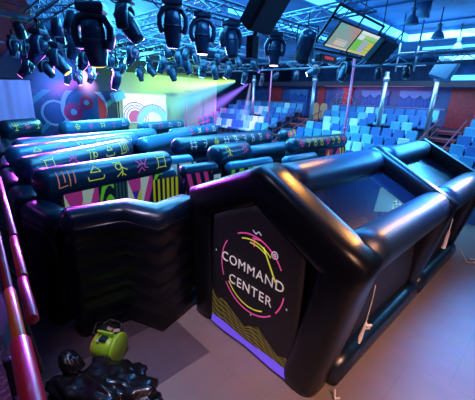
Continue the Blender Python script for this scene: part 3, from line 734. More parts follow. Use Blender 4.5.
print_sheet('patch_face', 1.85, .52, patch_art, art_mat('patch_print', .5, 1.6), t, Matrix.Rotation(PI/2, 4, 'Z'), 60, 24)
b = MB(); b.box((-.03, .925, .23), (.04, 1.9, .5), bev=.01); b.build('patch_frame', BLACK, t)
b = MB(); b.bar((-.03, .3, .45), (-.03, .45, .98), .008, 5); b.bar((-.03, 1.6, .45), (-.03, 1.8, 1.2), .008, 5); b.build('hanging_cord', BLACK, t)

# ---------------------------------------------------------------- foreground: handrails, blower, bag, pile
REDF = mat('red_sleeve', (.42, .012, .02), .3, coat=.4); ORF = mat('orange_sleeve', (.7, .17, .01), .3, coat=.4); MGF = mat('magenta_sleeve', (.36, .012, .05), .3, coat=.4)
t = thing('padded_handrail', 'upper handrail in red and orange padded sleeves at the deck edge', 'handrail', (-2.4, .18, 2.6))
def seg(p, q, r, m, nm, par):
    b = MB(); b.sweep([p, q], sup(r, r, 2.0, 20), cap=r*.3); b.build(nm, m, par)
dv = lambda x: Vector((x+2.4, -(x+2.4)*.075, 0))
seg(dv(-6), dv(-1.75), .02, REDF, 'sleeve', t); seg(dv(-1.8), dv(-1.3), .026, ORF, 'sleeve', t); seg(dv(-1.36), dv(-.55), .038, REDF, 'sleeve', t)
b = MB(); b.bar(dv(-6), dv(-.6), .014); b.build('core_pipe', BLACK, t)
for x in (-3.8, -2.2):
    b = MB(); b.bar(dv(x), dv(x)+Vector((0, 0, -1.1)), .02); b.build('post', BLACK, t)
t = thing('padded_handrail', 'lower handrail in a magenta padded sleeve ending beside the black posts', 'handrail', (-2.06, .24, 2.2))
seg(Vector((-4.2, .4, 0)), Vector((-1.5, .15, 0)), .035, MGF, 'sleeve', t); seg(Vector((-1.45, .14, 0)), Vector((-.6, .06, 0)), .036, REDF, 'sleeve', t); seg(Vector((-.57, .05, 0)), Vector((0, 0, 0)), .037, MGF, 'sleeve', t)
for x in (-3.5, -1.9, -.35):
    b = MB(); b.bar((x, -x*-.095, 0), (x, x*-.095, -.72), .022); b.build('post', BLACK, t)
for (x, y, lab) in [(-1.95, .07, 'black post at the end of the lower padded handrail'), (-1.62, .07, 'black post nearest the garbage bag, at the deck edge')]:
    t = thing('barrier_post', lab, 'post', (x, y, 1.5))
    b = MB(); b.box((0, 0, .27), (.04, .04, .54), bev=.008); b.build('upright', BLACK, t)
    b = MB(); b.box((0, 0, .02), (.12, .12, .04), bev=.008); b.build('base_plate', BLACK, t)
    b = MB(); b.box((0, 0, .56), (.05, .05, .05), bev=.012); b.build('cap', BLACK, t)

# lime blower: drum on its side, orange intake
LIME = mat('lime_plastic', (.32, .6, .03), .4); ORP = mat('orange_plastic', (.85, .3, .03), .45)
t = thing('air_blower', 'lime green air blower with orange intake behind the garbage bag', 'air blower', (-3.74, 1.22, 0.012), 5.3)
R_ = Matrix.Translation((0, 0, .2)) @ Matrix.Rotation(PI/2, 4, 'X')
b = MB(); b.lathe([(.15, -.12), (.165, -.1), (.165, .13), (.15, .15)], R_, 28); b.lathe([(.2, -.17), (.2, -.13)], R_, 28); b.box((.0, 0, .03), (.3, .3, .05), bev=.015); b.build('housing', LIME, t)
b = MB(); b.lathe([(.145, .15), (.15, .165), (.06, .17), (.05, .16)], R_, 28); b.build('intake_grille', ORP, t)
b = MB(); b.lathe([(.205, -.2), (.215, -.19), (.215, -.15), (.19, -.14)], R_, 28); b.build('outlet_flange', LIME, t)
b = MB()
for sy in (-.1, .1): b.bar((-.0, sy, .36), (-.0, sy, .43), .018, 8)
b.bar((0, -.12, .43), (0, .12, .43), .02, 8); b.build('handle', LIME, t)
b = MB(); b.box((.06, .0, .375), (.09, .1, .03), bev=.008); b.build('switch_box', DARKP, t)
b = MB(); b.box((.1, -.06, .365), (.05, .04, .012)); b.build('label_sticker', mat('sticker', (.5, .55, .5), .5), t)
# garbage bag
def crumple(sx, sy, sz, seed, sub=4, amp=.2, freq=3.0, jit=.06):
    from mathutils import noise
    bm = bmesh.new(); bmesh.ops.create_icosphere(bm, subdivisions=sub, radius=1); rj = random.Random(int(seed*10))
    off = Vector((seed*3.1, seed*1.7, 0))
    for v in bm.verts:
        n = v.co.normalized(); d = noise.noise(n*freq*.6+off)*amp + noise.noise(n*freq*1.7+off)*amp*.5
        p = n*(1+d) + Vector((rj.uniform(-1, 1), rj.uniform(-1, 1), rj.uniform(-1, 1)))*jit
        v.co = Vector((p.x*sx, p.y*sy, max(p.z, -.55)*sz))
    z = min(v.co.z for v in bm.verts)
    for v in bm.verts: v.co.z -= z
    bm.verts.index_update(); vs = [v.co.copy() for v in bm.verts]; fs = [[v.index for v in f.verts] for f in bm.faces]; bm.free()
    m = MB(); m.add(vs, fs, 0, True); return m
BAG = mat('black_bag_film', (.01, .008, .008), .2, bump=.3, bscale=14)
t = thing('garbage_bag', 'crumpled shiny black garbage bag lying in front of the lime blower', 'garbage bag', (-3.02, .92, .0), .5)
crumple(.68, .44, .27, 2.3, 5, .34, 3.6, .018).build('bag_body', BAG, t)
b = crumple(.12, .12, .2, 5.1, 4); o = b.build('tied_neck', BAG, t); o.location = (-.5, .1, .25); o.rotation_euler = (0, -.8, 0)
# strap pile
t = thing('strap_pile', 'heap of black straps and hose with two beige tags behind the blower', 'strap heap', (-4.08, 1.36, .012))
b = crumple(.28, .2, .12, 8.2, 4, .3, 4); b.build('heap', mat('black_strap', (.01, .01, .012), .5, bump=.5, bscale=20), t)
b = MB(); rs2 = random.Random(3)
for k in range(14):
    a = rs2.uniform(0, 2*PI); pts = [Vector((.26*math.cos(a+j*.5)*(1-.1*j), .2*math.sin(a+j*.5), .06+.1*math.sin(j*.9)+rs2.uniform(0, .08))) for j in range(6)]
    for p, q in zip(pts[:-1], pts[1:]): b.bar(p, q, .014, 6)
b.build('loose_strap', mat('strap_web', (.02, .02, .025), .55), t)
for (x, y, rz) in [(.1, .0, .4), (.2, .06, 1.0)]:
    b = MB(); b.box((x, y, .26), (.09, .045, .01), Matrix.Rotation(rz, 4, 'Z') @ Matrix.Rotation(.5, 4, 'X')); b.build('beige_tag', mat('beige_tag', (.4, .28, .22), .6), t)

# ---------------------------------------------------------------- trusses
def truss(label, p, q, s=.3, step=.5):
    p, q = Vector(p), Vector(q); d = q-p; L = d.length; u = d.normalized(); w = Vector((0, 0, 1)).cross(u).normalized()
    t = thing('ceiling_truss', label, 'truss', p, group='aluminium lighting trusses under the ceiling')
    b = MB(); up = Vector((0, 0, s)); cor = [-w*s/2, w*s/2, -w*s/2+up, w*s/2+up]
    for c in cor: b.bar(c, c+d, .026, 8)
    b.build('chords', TRUSS, t)
    b = MB(); n = int(L/step)
    for k in range(n):
        a0, a1 = u*(k*L/n), u*((k+1)*L/n)
        for (i, j) in ((0, 2), (1, 3), (0, 1), (2, 3)):
            if k % 2: i, j = j, i
            b.bar(cor[i]+a0, cor[j]+a1, .013, 6, cap=False)
    b.build('lacing', TRUSS, t)
    return t
truss('nearest long truss, carrying the row of large moving heads', (-6.1, .6, 5.32), (-6.1, 14, 5.32))
truss('long truss crossing over the middle of the maze', (-11, 1, 5.45), (-11, 15.5, 5.45))
truss('long truss farthest back, before the stage wall', (-16.2, 1.5, 5.3), (-16.2, 15.5, 5.3))
truss('cross truss along the left side of the maze', (-6.3, 2.5, 5.4), (-11.8, 2.7, 5.4))
truss('cross truss over the centre of the maze', (-4.0, 8.2, 5.75), (-19, 8.2, 5.4))
truss('cross truss in front of the bleachers', (-2.5, 12.6, 5.0), (-19, 12.6, 5.0))
truss('short cross truss between the two long trusses', (-6.3, 5.2, 5.5), (-11, 5.2, 5.5))
truss('short cross truss near the stage, left', (-11.1, 6.3, 5.35), (-16.2, 6.3, 5.35))

# ---------------------------------------------------------------- moving heads
LENS = {'dark': GLASS, 'pink': mat('lens_pink', (1, .6, .9), .3, emit=(1, .55, .85), es=5), 'white': mat('lens_white', (.8, .85, 1), .3, emit=(.6, .7, 1), es=8),
        'blue': mat('lens_blue', (.2, .3, 1), .3, emit=(.2, .35, 1), es=5), 'magenta': mat('lens_magenta', (1, .2, .9), .3, emit=(1, .15, .8), es=6), 'amber': mat('lens_amber', (.9, .7, .1), .3, emit=(.9, .75, .15), es=1.2), 'green': mat('lens_green', (.7, 1, .3), .3, emit=(.7, 1, .3), es=6)}
HB = mat('head_shell', (.02, .038, .075), .3, noise=.35, coat=.3)
def pix_x(px, py, x):
    X, Y = px-237.5, py-200; c, s = math.cos(ROLL), math.sin(ROLL); u, v = c*X+s*Y, -s*X+c*Y
    r, up = u/FPX, -v/FPX; fx, fy, fz = r, math.cos(TH)+up*math.sin(TH), up*math.cos(TH)-math.sin(TH)
    d = Vector((fx*math.cos(YAW)-fy*math.sin(YAW), fx*math.sin(YAW)+fy*math.cos(YAW), fz)); k = x/d.x
    return Vector((d.x*k, d.y*k, EYE+d.z*k))
def moving_head(label, loc, top, pan=0, tilt=0, s=1.0, lens='dark', group='moving head lights hanging from the trusses'):
    """loc: pivot of the head; top: height of the pipe it hangs from"""
    x, y, z = loc
    t = thing('moving_head_spotlight', label, 'stage light', loc, pan, group)
    h = max(.1, top-z)
    b = MB(); b.bar((0, 0, .36*s), (0, 0, h), .025, 8); b.box((0, 0, h-.02), (.07, .09, .09), bev=.01); b.build('clamp', BLACK, t)
    b = MB(); b.box((0, 0, .32*s), (.34*s, .26*s, .12*s), bev=.03*s); b.build('base_box', HB, t)
    b = MB()
    pts = [Vector((x*s, 0, z*s)) for x, z in ((-.175, -.16), (-.215, -.04), (-.22, .09), (-.16, .2), (0, .24), (.16, .2), (.22, .09), (.215, -.04), (.175, -.16))]
    b.sweep(pts, sup(.045*s, .1*s, 3, 14), ups=(0, 1, 0), cap=.03*s); b.build('yoke', HB, t)
    Rt = Matrix.Rotation(tilt, 4, 'X')
    b = MB(); b.lathe([(.06*s, .2*s), (.13*s, .17*s), (.15*s, .05*s), (.155*s, -.08*s), (.14*s, -.2*s), (.12*s, -.3*s), (.115*s, -.36*s)], Rt, 20)
    b.lathe([(.16*s, -.02*s), (.165*s, -.03*s), (.16*s, -.05*s)], Rt, 20)
    hd = b.build('head', HB, t)
    b = MB(); b.lathe([(.098*s, -.345*s), (.104*s, -.368*s), (.07*s, -.378*s)], Rt, 20); b.build('lens', LENS[lens], hd)
    return t
moving_head('large moving head with dark lens, leftmost of three on the nearest truss', (-5.9, 3.78, 4.93), 5.35, YAW+.2, .1, 1.15)
moving_head('large moving head with pink glowing lens on the nearest truss', (-6.05, 4.62, 4.9), 5.35, YAW+.1, .05, 1.12, 'pink')
moving_head('large dark moving head turned aside, right of the pink glowing one', (-6.1, 5.5, 4.9), 5.35, YAW+.7, -.25, 1.1)
moving_head('moving head with pale glowing lens under the black hanging screen', (-6.0, 7.0, 4.88), 5.35, YAW, .0, 1.1, 'pink')
moving_head('largest moving head, amber tipped, tilted at the left of the nearest truss', pix_x(94, 36, -6.9), 5.6, YAW+.1, .2, 1.5, 'amber')
moving_head('long dark moving head slanting down right near the ceiling', pix_x(126, 21, -6.5), 5.6, YAW+PI/2, -.6, 1.15)
R3 = random.Random(5)
small = [((40, 48), 'dark slanted moving head at the far left of the truss cluster', -10.5, .5, 1.2, 'dark'), ((57, 60), 'moving head left of the magenta glow, slanting right', -10.5, -.5, 1.15, 'amber'),
  ((75, 46), 'moving head above the magenta glow', -10.9, .3, 1.1, 'dark'), ((28, 68), 'small moving head over the pale drape', -13, .6, 1.0, 'magenta'), ((68, 76), 'glowing white moving head over the mural rings', -16.2, .2, 1.0, 'white'),
  ((122, 68), 'small moving head with yellow rim over the mural edge', -14.5, .5, 1.1, 'amber'), ((133, 54), 'dark moving head on the middle truss, left', -11, .4, 1.0, 'dark'), ((150, 69), 'small moving head at the left end of the green wash', -14.5, -.5, 1.1, 'amber'),
  ((163, 64), 'moving head above the left half of the green wash', -12.5, .3, 1.1, 'dark'), ((186, 64), 'moving head directly above the hanging disc', -11.2, -.3, 1.1, 'dark'), ((203, 67), 'blue rimmed moving head right of the hanging disc', -11.5, .1, 1.15, 'blue'),
  ((215, 71), 'moving head above the pale end of the green beam', -12.5, -.1, 1.1, 'dark'), ((229, 71), 'moving head where the green beam starts', -12.5, .4, 1.1, 'green'), ((245, 76), 'moving head where the purple beam starts', -12.6, .2, 1.1, 'blue'),
  ((110, 62), 'dark moving head between the mural and the middle truss', -12.5, .8, 1.0, 'dark'), ((92, 76), 'moving head with magenta lens over the mural', -16.2, .4, 1.0, 'magenta'), ((78, 78), 'moving head with second white lens over the mural', -16.2, -.3, .9, 'magenta'),
  ((315, 71), 'moving head with dazzling blue white lens before the left aisle', -8.2, .9, 1.0, 'white'), ((262, 80), 'small moving head left of the red walkway panel', -13, .2, .9, 'dark'), ((345, 70), 'moving head below the two screens', -6.2, .3, 1.1, 'dark')]
for (px, py), lab, x, tilt, s, ln_ in small:
    p = pix_x(px, py, x); moving_head(lab, p, max(5.35, p.z+.3), YAW+PI/2+R3.uniform(-.3, .3), tilt*1.3, s, ln_)
# par cans filling the trusses
def par_can(label, loc, top, pan, tilt, s=1.0, grp='par cans on the trusses'):
    t = thing('par_spotlight', label, 'stage light', loc, pan, grp); Rt = Matrix.Rotation(tilt, 4, 'X')
    b = MB(); b.lathe([(.05*s, .16*s), (.1*s, .13*s), (.115*s, 0), (.12*s, -.22*s)], Rt, 16); b.build('can', HB, t)
    b = MB(); b.lathe([(.105*s, -.2*s), (.1*s, -.225*s)], Rt, 16); b.build('lens', GLASS, t)
    b = MB(); b.bar((-.13*s, 0, 0), (-.13*s, 0, .2*s), .012, 6); b.bar((.13*s, 0, 0), (.13*s, 0, .2*s), .012, 6); b.bar((-.13*s, 0, .2*s), (.13*s, 0, .2*s), .012, 6); b.bar((0, 0, .2*s), (0, 0, max(.22*s, top-loc[2])), .016, 6); b.build('bracket', BLACK, t)
    return t
more = sorted([(140, 74), (172, 72), (178, 58), (195, 57), (117, 79), (238, 58), (222, 56), (256, 68),  (14, 46), (86, 60), (104, 50), (46, 68)])
for i, (px, py) in enumerate(more):
    p = pix_x(px, py, -10.6-R3.random()*3.4); moving_head(f'small dark moving head, {ORD[i]} from the left among those at the back', p, max(5.35, p.z+.3), YAW+PI/2+R3.uniform(-.5, .5), R3.uniform(-.8, .8), R3.uniform(.8, 1.0), 'dark')
where = {'long middle truss': [(-11, y, 5.15) for y in (2.2, 3.2, 4.4, 6.8, 7.6, 9.2, 10.4, 11.4)], 'far truss by the stage': [(-16.2, y, 5.0) for y in (3.0, 4.2, 5.2, 7.4, 9.0, 10.2, 11.6)],
         'left cross truss': [(x, 2.65, 5.1) for x in (-8.2, -9.3, -10.6)], 'truss before the bleachers': [(x, 12.6, 4.75) for x in (-4.6, -5.6, -7.2, -9.4, -10.6, -14.2)]}
for nm, pts in where.items():
    for i, (x, y, z) in enumerate(pts):
        order = 'from the left' if nm not in ('left cross truss',) else 'from the front'
        if nm == 'truss before the bleachers': order = 'from the right'
        par_can(f'dark par can, {ORD[i]} {order} on the {nm}', (x, y, z), z+.3, R3.uniform(0, 6.28), R3.uniform(-.7, .7), 1.1)
par_can('long dark par can pointing down left beside the black hanging screen', (-5.0, 7.0, 4.95), 5.6, YAW, .75, 1.9)
# cables looping along the trusses
CAB = mat('black_cable', (.01, .012, .02), .5)
def cable(label, pts, sag=.3, r=.014):
    b = MB()
    for p, q in zip(pts[:-1], pts[1:]):
        p, q = Vector(p), Vector(q); last = p
        for k in range(1, 11):
            u = k/10; c = p.lerp(q, u)-Vector((0, 0, sag*4*u*(1-u))); b.bar(last, c, r, 5, cap=False); last = c
    o = b.build('hanging_cable', CAB); tag(o, label, 'cable'); return o
cable('black cable looping from the ceiling to the largest moving head', [(-7.4, 2.6, 6.4), (-7.0, 2.9, 5.5), (-6.4, 3.3, 5.5)], .25)
cable('black cable looping along the nearest truss', [(-6.1, 1.5, 5.35), (-6.1, 3.4, 5.35), (-6.1, 4.3, 5.35), (-6.1, 6.2, 5.35), (-6.1, 8, 5.35)], .22)
cable('black cable looping along the middle truss', [(-11, 3, 5.45), (-11, 5, 5.45), (-11, 7.5, 5.45), (-11, 10, 5.45)], .35)

# ---------------------------------------------------------------- hanging screens, speakers
def slant(x, y, z): # frame whose local x runs along +Y, local z runs up the tilted face, normal towards +X and down
    d = Vector((.42, 0, .5)).normalized(); n = Vector((.5, 0, -.42)).normalized()
    return Matrix(((0, -n.x, d.x, x), (1, 0, 0, y), (0, -n.z, d.z, z), (0, 0, 0, 1)))
def tv1(u, v):
    c = np.array(hexc('86a596')); k = math.sin(u*5+v*4)*.5+.5
    c = c*(1-k*.6)+np.array(hexc('c9806c'))*k*.6
    if u < .25: c = c*.5+np.array(hexc('5fae9a'))*.5
    if .12 < v < .42 and .25 < u < .8 and (v*26) % 1 < .45: c = np.array(hexc('f0dcc0'))
    if v < .07: c = np.array(hexc('e8d8b0'))
    return tuple(c)
def tv2(u, v):
    c = hexc('76c64a')
    if v > .88: c = hexc('e8efe4')
    elif v > .72: c = hexc('9fd07a')
    if .02 < u < .3 and .62 < v < .84: c = hexc('d9e6e6')
    if .38 < u < .66 and .06 < v < .66: c = hexc('a7b0bd')
    if u > .7 and v < .62: c = hexc('d9c95a') if (v*7) % 1 < .6 else hexc('8fb44a')
    if u > .8 and .4 < v < .62: c = hexc('e8c02a')
    if v < .1: c = hexc('d0c878')
    return c
for y0, fn, lab in [(7.58, tv1, 'hanging screen showing a blurred beige page, left of the pair'), (8.72, tv2, 'hanging screen with a green page, right of the pair')]:
    M = slant(-4.9, y0, 4.98)
    t = thing('hanging_screen', lab, 'screen', (0, 0, 0), group='pair of lit screens over the tent'); t.matrix_world = M
    print_sheet('display', 1.07, .62, fn, SCREEN, t, Matrix.Translation((.01, -.035, .015)), 72, 48)
    b = MB(); b.box((.545, .0, .325), (1.1, .06, .66), bev=.012); b.build('casing', BLACK, t)
    b = MB(); b.box((.545, .07, .325), (.4, .08, .3)); b.build('mount', BLACK, t)
t = thing('screen_frame', 'black hanging frame holding the two lit screens', 'hanging frame', (0, 0, 0))
b = MB()
A_, B_ = Vector((-4.48, 7.45, 5.8)), Vector((-4.48, 9.95, 5.74))
b.bar(A_, B_, .035); b.build('top_bar', BLACK, t)
b = MB(); b.bar(A_, (-5.1, 7.35, 4.9), .035); b.build('side_bar', BLACK, t)
b = MB(); b.bar(B_, (-5.05, 9.95, 4.95), .035); b.build('side_bar', BLACK, t)
b = MB(); b.bar((-5.1, 7.35, 4.9), (-5.05, 9.95, 4.93), .04); b.bar((-4.62, 7.45, 5.55), (-4.62, 9.95, 5.5), .025); b.build('bottom_bar', BLACK, t)
b = MB(); b.bar((-4.48, 8.7, 5.77), (-5.05, 8.7, 4.92), .025); b.build('middle_bar', BLACK, t)
b = MB()
for y in (7.6, 8.7, 9.9): b.bar((-4.48, y, 5.78), (-4.48, y, 7.0), .015, 6)
b.build('drop_rod', BLACK, t)
b = MB(); b.box((-5.1, 8.1, 4.72), (.2, .8, .18), bev=.02); b.build('control_box', BLACK, t)
b = MB()
for k in range(5): b.box((-4.99, 7.9+k*.09, 4.73), (.01, .06, .07))
b.build('red_display', mat('red_led', (.7, .03, .03), .4, emit=(1, .05, .05), es=.5), t)

def speaker(label, M, w, h, d, grp='black loudspeakers'):
    t = thing('hanging_loudspeaker', label, 'loudspeaker', group=grp); t.matrix_world = M
    b = MB(); b.box((w/2, d/2, h/2), (w, d, h), bev=.02); b.build('cabinet', mat('speaker_shell', (.012, .02, .04), .45), t)
    b = MB(); b.box((w/2, -.01, h/2), (w*.9, .02, h*.92), bev=.006); b.build('grille', mat('speaker_grille', (.02, .035, .06), .6, bump=.4, bscale=60), t)
    b = MB(); b.bar((.05, d*.5, h), (.05, d*.5, h+.35), .02, 6); b.bar((w-.05, d*.5, h), (w-.05, d*.5, h+.35), .02, 6); b.build('bracket', BLACK, t)
    return t
speaker('black loudspeaker hanging right of the green screen', slant(-4.95, 10.2, 4.85), 1.1, .75, .4)
speaker('large black loudspeaker hanging above the pale lensed moving head', slant(-3.2, 3.16, 4.43), .44, .85, .22)
b = MB(); b.box((-3.42, 3.5, 4.3), (.12, .16, .3), bev=.02); b.bar((-3.42, 3.5, 4.4), (-3.2, 3.5, 4.75), .03); o = b.build('hanging_clamp', DARKP); tag(o, 'dark clamp block under the large hanging loudspeaker', 'clamp')
MATS['speaker_shell'] = MATS['speaker_grille'] = mat('blue_shell', (.05, .2, .4), .5)
t = speaker('flat blue loudspeaker tilted near the right ceiling lamps', Matrix.Translation((-4.6, 15.0, 4.86)) @ Matrix.Rotation(.35, 4, 'Y') @ Matrix.Rotation(-.25, 4, 'X'), .75, .75, .35)
for x in (-5.6, -4.9):
    b = MB(); b.bar((x, 14.2, 4.9), (x, 14.2, 7.0), .035); b.bar((x, 14.2, 5.6), (x+.6, 14.2, 5.6), .025); b.bar((x, 14.2, 5.1), (x+.4, 14.2, 5.1), .025)
    tag(b.build('drop_frame', TRUSS), 'grey drop frame left of the flat blue loudspeaker, ' + ('left one' if x < -5 else 'right one'), 'drop frame')

# ---------------------------------------------------------------- ceiling lamps
def pendant(label, loc, s=1):
    t = thing('pendant_lamp', label, 'ceiling lamp', loc, group='bell shaped lamps in the raised ceiling tray')
    b = MB(); b.lathe([(.3*s, 0), (.29*s, .05*s), (.22*s, .22*s), (.12*s, .33*s), (.09*s, .36*s)], n=28); b.build('lamp_shade', mat('lamp_shade_steel', (.25, .42, .6), .35, .4), t)
    b = MB(); b.lathe([(.1*s, .36*s), (.11*s, .6*s), (.07*s, .64*s)], n=20); b.build('lamp_housing', mat('lamp_housing_grey', (.2, .35, .5), .4), t)
    b = MB(); b.bar((0, 0, .62*s), (0, 0, 7.0-loc[2]), .02, 8); b.build('stem', BLACK, t)
    b = MB(); b.lathe([(.13*s, .06*s), (.2*s, .03*s), (.2*s, .02*s)], n=20); b.build('bulb', mat('lamp_bulb', (.9, .9, .7), .4, emit=(.5, .8, 1), es=.9), t)
pendant('bell shaped ceiling lamp nearest the lit screens', (-4.25, 11.3, 6.0), .72)
pendant('bell shaped ceiling lamp with amber glint, second along the tray', (-4.25, 14.0, 6.0), .75)
pendant('bell shaped ceiling lamp farthest along, near the walkway', (-4.3, 17.0, 6.0), .75)
b = MB(); b.lathe([(.26, 0), (.26, .5)], Matrix.Rotation(.0, 4, 'X'), 24); o = b.build('ceiling_drum', mat('drum_steel', (.16, .3, .45), .4, .3)); o.location = (-4.6, 13.0, 6.5); tag(o, 'plain grey drum between two bell shaped ceiling lamps', 'ceiling drum')

# pale metal edge beams at upper left
YB = mat('yellow_edge', (.5, .55, .15), .35, .5); VBm = mat('violet_edge', (.4, .38, .55), .35, .5)
b = MB(); b.bar((-12.5, 3.05, 5.66), (-11.7, 1.7, 5.66), .045, 4); b.bar((-12.75, 3.05, 5.6), (-11.95, 1.6, 5.6), .03, 4); tag(b.build('edge_beam', YB), 'yellow lit double edge bar crossing the maroon soffit', 'edge beam')
b = MB(); b.bar((-12.6, 3.06, 5.6), (-19.8, 3.1, 5.08), .1, 4); tag(b.build('edge_beam', VBm), 'violet lit edge bar of the maroon soffit, running to the stage', 'edge beam')

# ---------------------------------------------------------------- haze beams
def beam(label, apex, target, r, col, k, r0=.06, name='light_beam'):
    apex, target = Vector(apex), Vector(target); d = target-apex; L = d.length
    m = bpy.data.materials.new('haze'); m.use_nodes = True; nt = m.node_tree; nt.nodes.clear()
    out = nt.nodes.new('ShaderNodeOutputMaterial'); em = nt.nodes.new('ShaderNodeEmission'); em.inputs['Color'].default_value = (*col, 1)
    tc = nt.nodes.new('ShaderNodeTexCoord'); sx = nt.nodes.new('ShaderNodeSeparateXYZ'); nt.links.new(tc.outputs['Object'], sx.inputs[0])
    def mth(op, a, b=None, c=None):
        n = nt.nodes.new('ShaderNodeMath'); n.operation = op
        for i, v in enumerate((a, b, c)):
            if v is None: continue
            if isinstance(v, (int, float)): n.inputs[i].default_value = v
            else: nt.links.new(v, n.inputs[i])
        return n.outputs[0]
    rad = mth('SQRT', mth('ADD', mth('POWER', sx.outputs[0], 2.0), mth('POWER', sx.outputs[1], 2.0)))
    Rz = mth('ADD', mth('MULTIPLY', sx.outputs[2], (r-r0)/L), r0)
    q = mth('MAXIMUM', mth('SUBTRACT', 1.0, mth('DIVIDE', rad, Rz)), 0.0)
    fall = mth('DIVIDE', 1.0, Rz)
    endf = mth('MAXIMUM', mth('SUBTRACT', 1.0, mth('POWER', mth('DIVIDE', sx.outputs[2], L), 3.0)), 0.0)
    st = mth('MULTIPLY', mth('MULTIPLY', mth('MULTIPLY', q, fall), endf), k)
    nt.links.new(st, em.inputs['Strength']); nt.links.new(em.outputs[0], out.inputs['Volume'])
    b = MB(); b.lathe([(r0, 0), (r, L)], n=28)
    o = b.build(name, m); q_ = d.to_track_quat('Z', 'Y'); o.matrix_world = Matrix.Translation(apex) @ q_.to_matrix().to_4x4()
    tag(o, label, 'light beam', kind='stuff'); return o
beam('green yellow light beam sweeping left through the haze to the stage', (-12.6, 11.75, 4.45), (-19.6, 9.6, 4.1), 1.1, (.45, 1, .1), 0.96)
beam('pale cyan light beam below the green one', (-12.6, 11.75, 4.4), (-19.4, 11.8, 2.7), 1.0, (.1, .75, 1), 0.51)
beam('pale yellow white light beam near the lamp', (-12.6, 11.75, 4.42), (-17.5, 11.2, 3.9), .6, (.8, 1, .55), 0.61)
beam('purple light beam falling left from its lamp to the seats', (-12.6, 12.7, 4.35), (-17.2, 12.9, 2.3), .7, (.28, .16, 1), 0.83)
beam('thin pale violet light beam falling on the left block seats', (-12.8, 13.1, 4.4), (-13.6, 13.5, 2.2), .25, (.5, .45, 1), 0.49)
beam('white magenta light beam over the mural rings', (-16.2, 5.55, 4.5), (-18.2, 6.4, 3.6), .7, (.7, .35, 1), 1.48)
beam('magenta light beam over the mural, left of the white one', (-16.2, 6.2, 4.45), (-18.8, 4.6, 3.5), .6, (.6, .04, .9), 0.83)

beam('broad blue haze glow above the mural and the drape', (-15.6, 4.6, 4.75), (-19.2, 4.6, 3.0), 1.9, (.04, .2, 1), .6, .6)
# ---------------------------------------------------------------- lights
def light(kind, loc, col, power, size=1, target=None, spot=45, blend=.5, sy=None, spread=None):
    l = bpy.data.lights.new('lamp_' + kind.lower(), kind); l.color = col; l.energy = power
    if kind == 'AREA':
        l.size = size
        if spread: l.spread = math.radians(spread)
        if sy: l.shape = 'RECTANGLE'; l.size_y = sy
    elif kind == 'SPOT': l.spot_size = math.radians(spot); l.spot_blend = blend; l.shadow_soft_size = size
    else: l.shadow_soft_size = size
    o = bpy.data.objects.new('lamp', l); C.objects.link(o); o.location = loc
    if target is not None: o.rotation_euler = (Vector(target)-Vector(loc)).to_track_quat('-Z', 'Y').to_euler()
    return o
BL = (.1, .4, 1)
light('AREA', (-6.5, 14.5, 6.3), (.35, .72, 1), 620, 8, (-7.5, 16, 2), sy=3)
light('AREA', (-15, 14.0, 6.2), (.3, .6, 1), 330, 5, (-16, 16, 2), sy=3)
light('AREA', (3.0, 14.5, 6.3), (.25, .6, 1), 230, 4, (-1.5, 15.5, 1.5), sy=3, spread=80)
light('AREA', (-9.5, 7.5, 6.35), (.07, .5, 1), 2000, 7, (-9.5, 7.5, 0))                 # over the maze
light('AREA', (-2.6, 6.5, 6.4), (.03, .3, 1), 400, 3, (-2.3, 6, 1.9), spread=50)                  # over the tent
light('AREA', (-4.4, 4.6, 6.3), (.06, .36, 1), 170, 2, (-3, 4, 1.5))
light('AREA', (2.5, 10, 6.2), (.12, .35, 1), 8, 3, (-.5, 5, 0))           # far right floor
light('AREA', (3.2, 1.0, 6.0), (1, .48, .31), 150, 2.5, (.6, 4.0, 0), spread=70)       # warm wash on the right floor
light('SPOT', (-2.9, .9, 6.2), (.75, .65, 1), 800, .4, (-3.0, 2.1, 0), 40, .8)          # mauve on the floor before the tent
for (x, y, sx, sy_, p) in [(-13, 6, 12, 13, 420), (-10, 19, 17, 8, 330)]:    # added unseen up lights, standing in for the coves' blue wash
    light('AREA', (x, y, 5.95), (.08, .4, 1), p, sx, (x, y+.001, 9), sy=sy_)
for (x, y, sx, sy_, p) in [(1.5, 15.6, 15, 2.4, 130), (-5.4, 8, 2.2, 16, 130)]:  # more added lamps for the cove glow in the raised tray
    light('AREA', (x, y, 6.2), (.08, .42, 1), p, sx, (x, y+.001, 9), sy=sy_)
light('SPOT', (-12.5, 11.7, 4.4), (.42, 1, .02), 1300, .2, (-19.9, 10.6, 4.2), 56, .6)
light('SPOT', (-12.5, 11.7, 4.3), (.05, .6, 1), 260, .2, (-19.9, 13.2, 2.6), 40, .7)
light('SPOT', (-15.0, 5.6, 5.0), (.4, .4, 1), 1000, .2, (-19.9, 5.9, 2.9), 58, .8)
light('SPOT', (-14.8, 2.6, 5.0), (.25, .4, 1), 380, .2, (-19.9, 2.6, 3.0), 70, .8)
light('SPOT', (-14.8, 9.6, 5), (1, .6, .95), 260, .2, (-19.9, 9.4, 2.6), 40, .7)
light('SPOT', (-11, 12.3, 4.9), (.8, .25, 1), 2400, .2, (-17.0, 15.5, 2), 45, .7)  # magenta on left seats
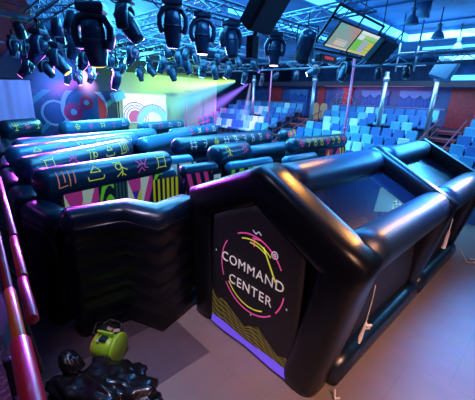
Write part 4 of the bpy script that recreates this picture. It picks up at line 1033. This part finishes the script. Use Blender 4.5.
light('SPOT', (-9.5, 10.5, 5.2), (.55, 1, .05), 2600, .1, (-6.5, 10.1, 2.3), 16, .6) # green pool on the ring wall
light('SPOT', (-13.0, 2.2, 4.4), (.5, .06, 1), 3200, .5, (-7.5, 2.2, 1.8), 42, .8)     # purple over the near maze
light('AREA', (-16.9, 7.6, 5.0), (.1, .75, 1), 900, 3, (-9, 5, 2), sy=1.2)
light('AREA', (-12.6, 4.4, 3.9), (.4, .05, 1), 420, 2.0, (-6.4, 2.2, 1.9), sy=1.0, spread=50)
light('AREA', (-10.5, 6.7, 4.8), (.4, .28, 1), 65, 1.2, (-4.1, 2.6, 2), sy=.7)
light('AREA', (-1.4, 12.4, 4.3), (.06, .4, 1), 60, 5, (-1.8, 5, 2.6), sy=.8, spread=60)
light('SPOT', (-5.6, 1.2, 5.2), (.6, .35, 1), 160, .15, (-4.0, 2.6, 1.8), 30, .8)
light('SPOT', (-5.9, 6.4, 5.1), (.75, .5, 1), 80, .2, (-3.7, 2.4, .0), 30, .8)
light('SPOT', (-.6, 8.2, 5.15), (1, .42, .08), 800, .25, (-1.3, 3.1, 2.1), 24, .8)
light('SPOT', (-3.05, 7.0, 5.5), (1, .42, .08), 600, .22, (-2.2, 3.1, 2.7), 24, .8)
light('SPOT', (-.9, 12, 3.9), (1, .42, .08), 800, .22, (-1.3, 6.3, 2.1), 14, .8)  # orange glints on the rafters
light('SPOT', (-1.2, -.8, 4.9), (1, .35, .25), 34, .1, (-1.6, .3, 2.4), 60, .8)  # red on the handrails
light('SPOT', (-2.2, -.4, 4.6), (1, .85, .7), 60, .1, (-3.7, 1.2, .2), 16, .8)  # on the blower
light('AREA', (-9, 19.2, 4.5), (1, .3, .5), 60, 6, (-9, 20.3, 3.2), sy=.6)

w = bpy.data.worlds.new('world'); bpy.context.scene.world = w; w.use_nodes = True
w.node_tree.nodes['Background'].inputs['Color'].default_value = (.05, .12, .4, 1); w.node_tree.nodes['Background'].inputs['Strength'].default_value = .12
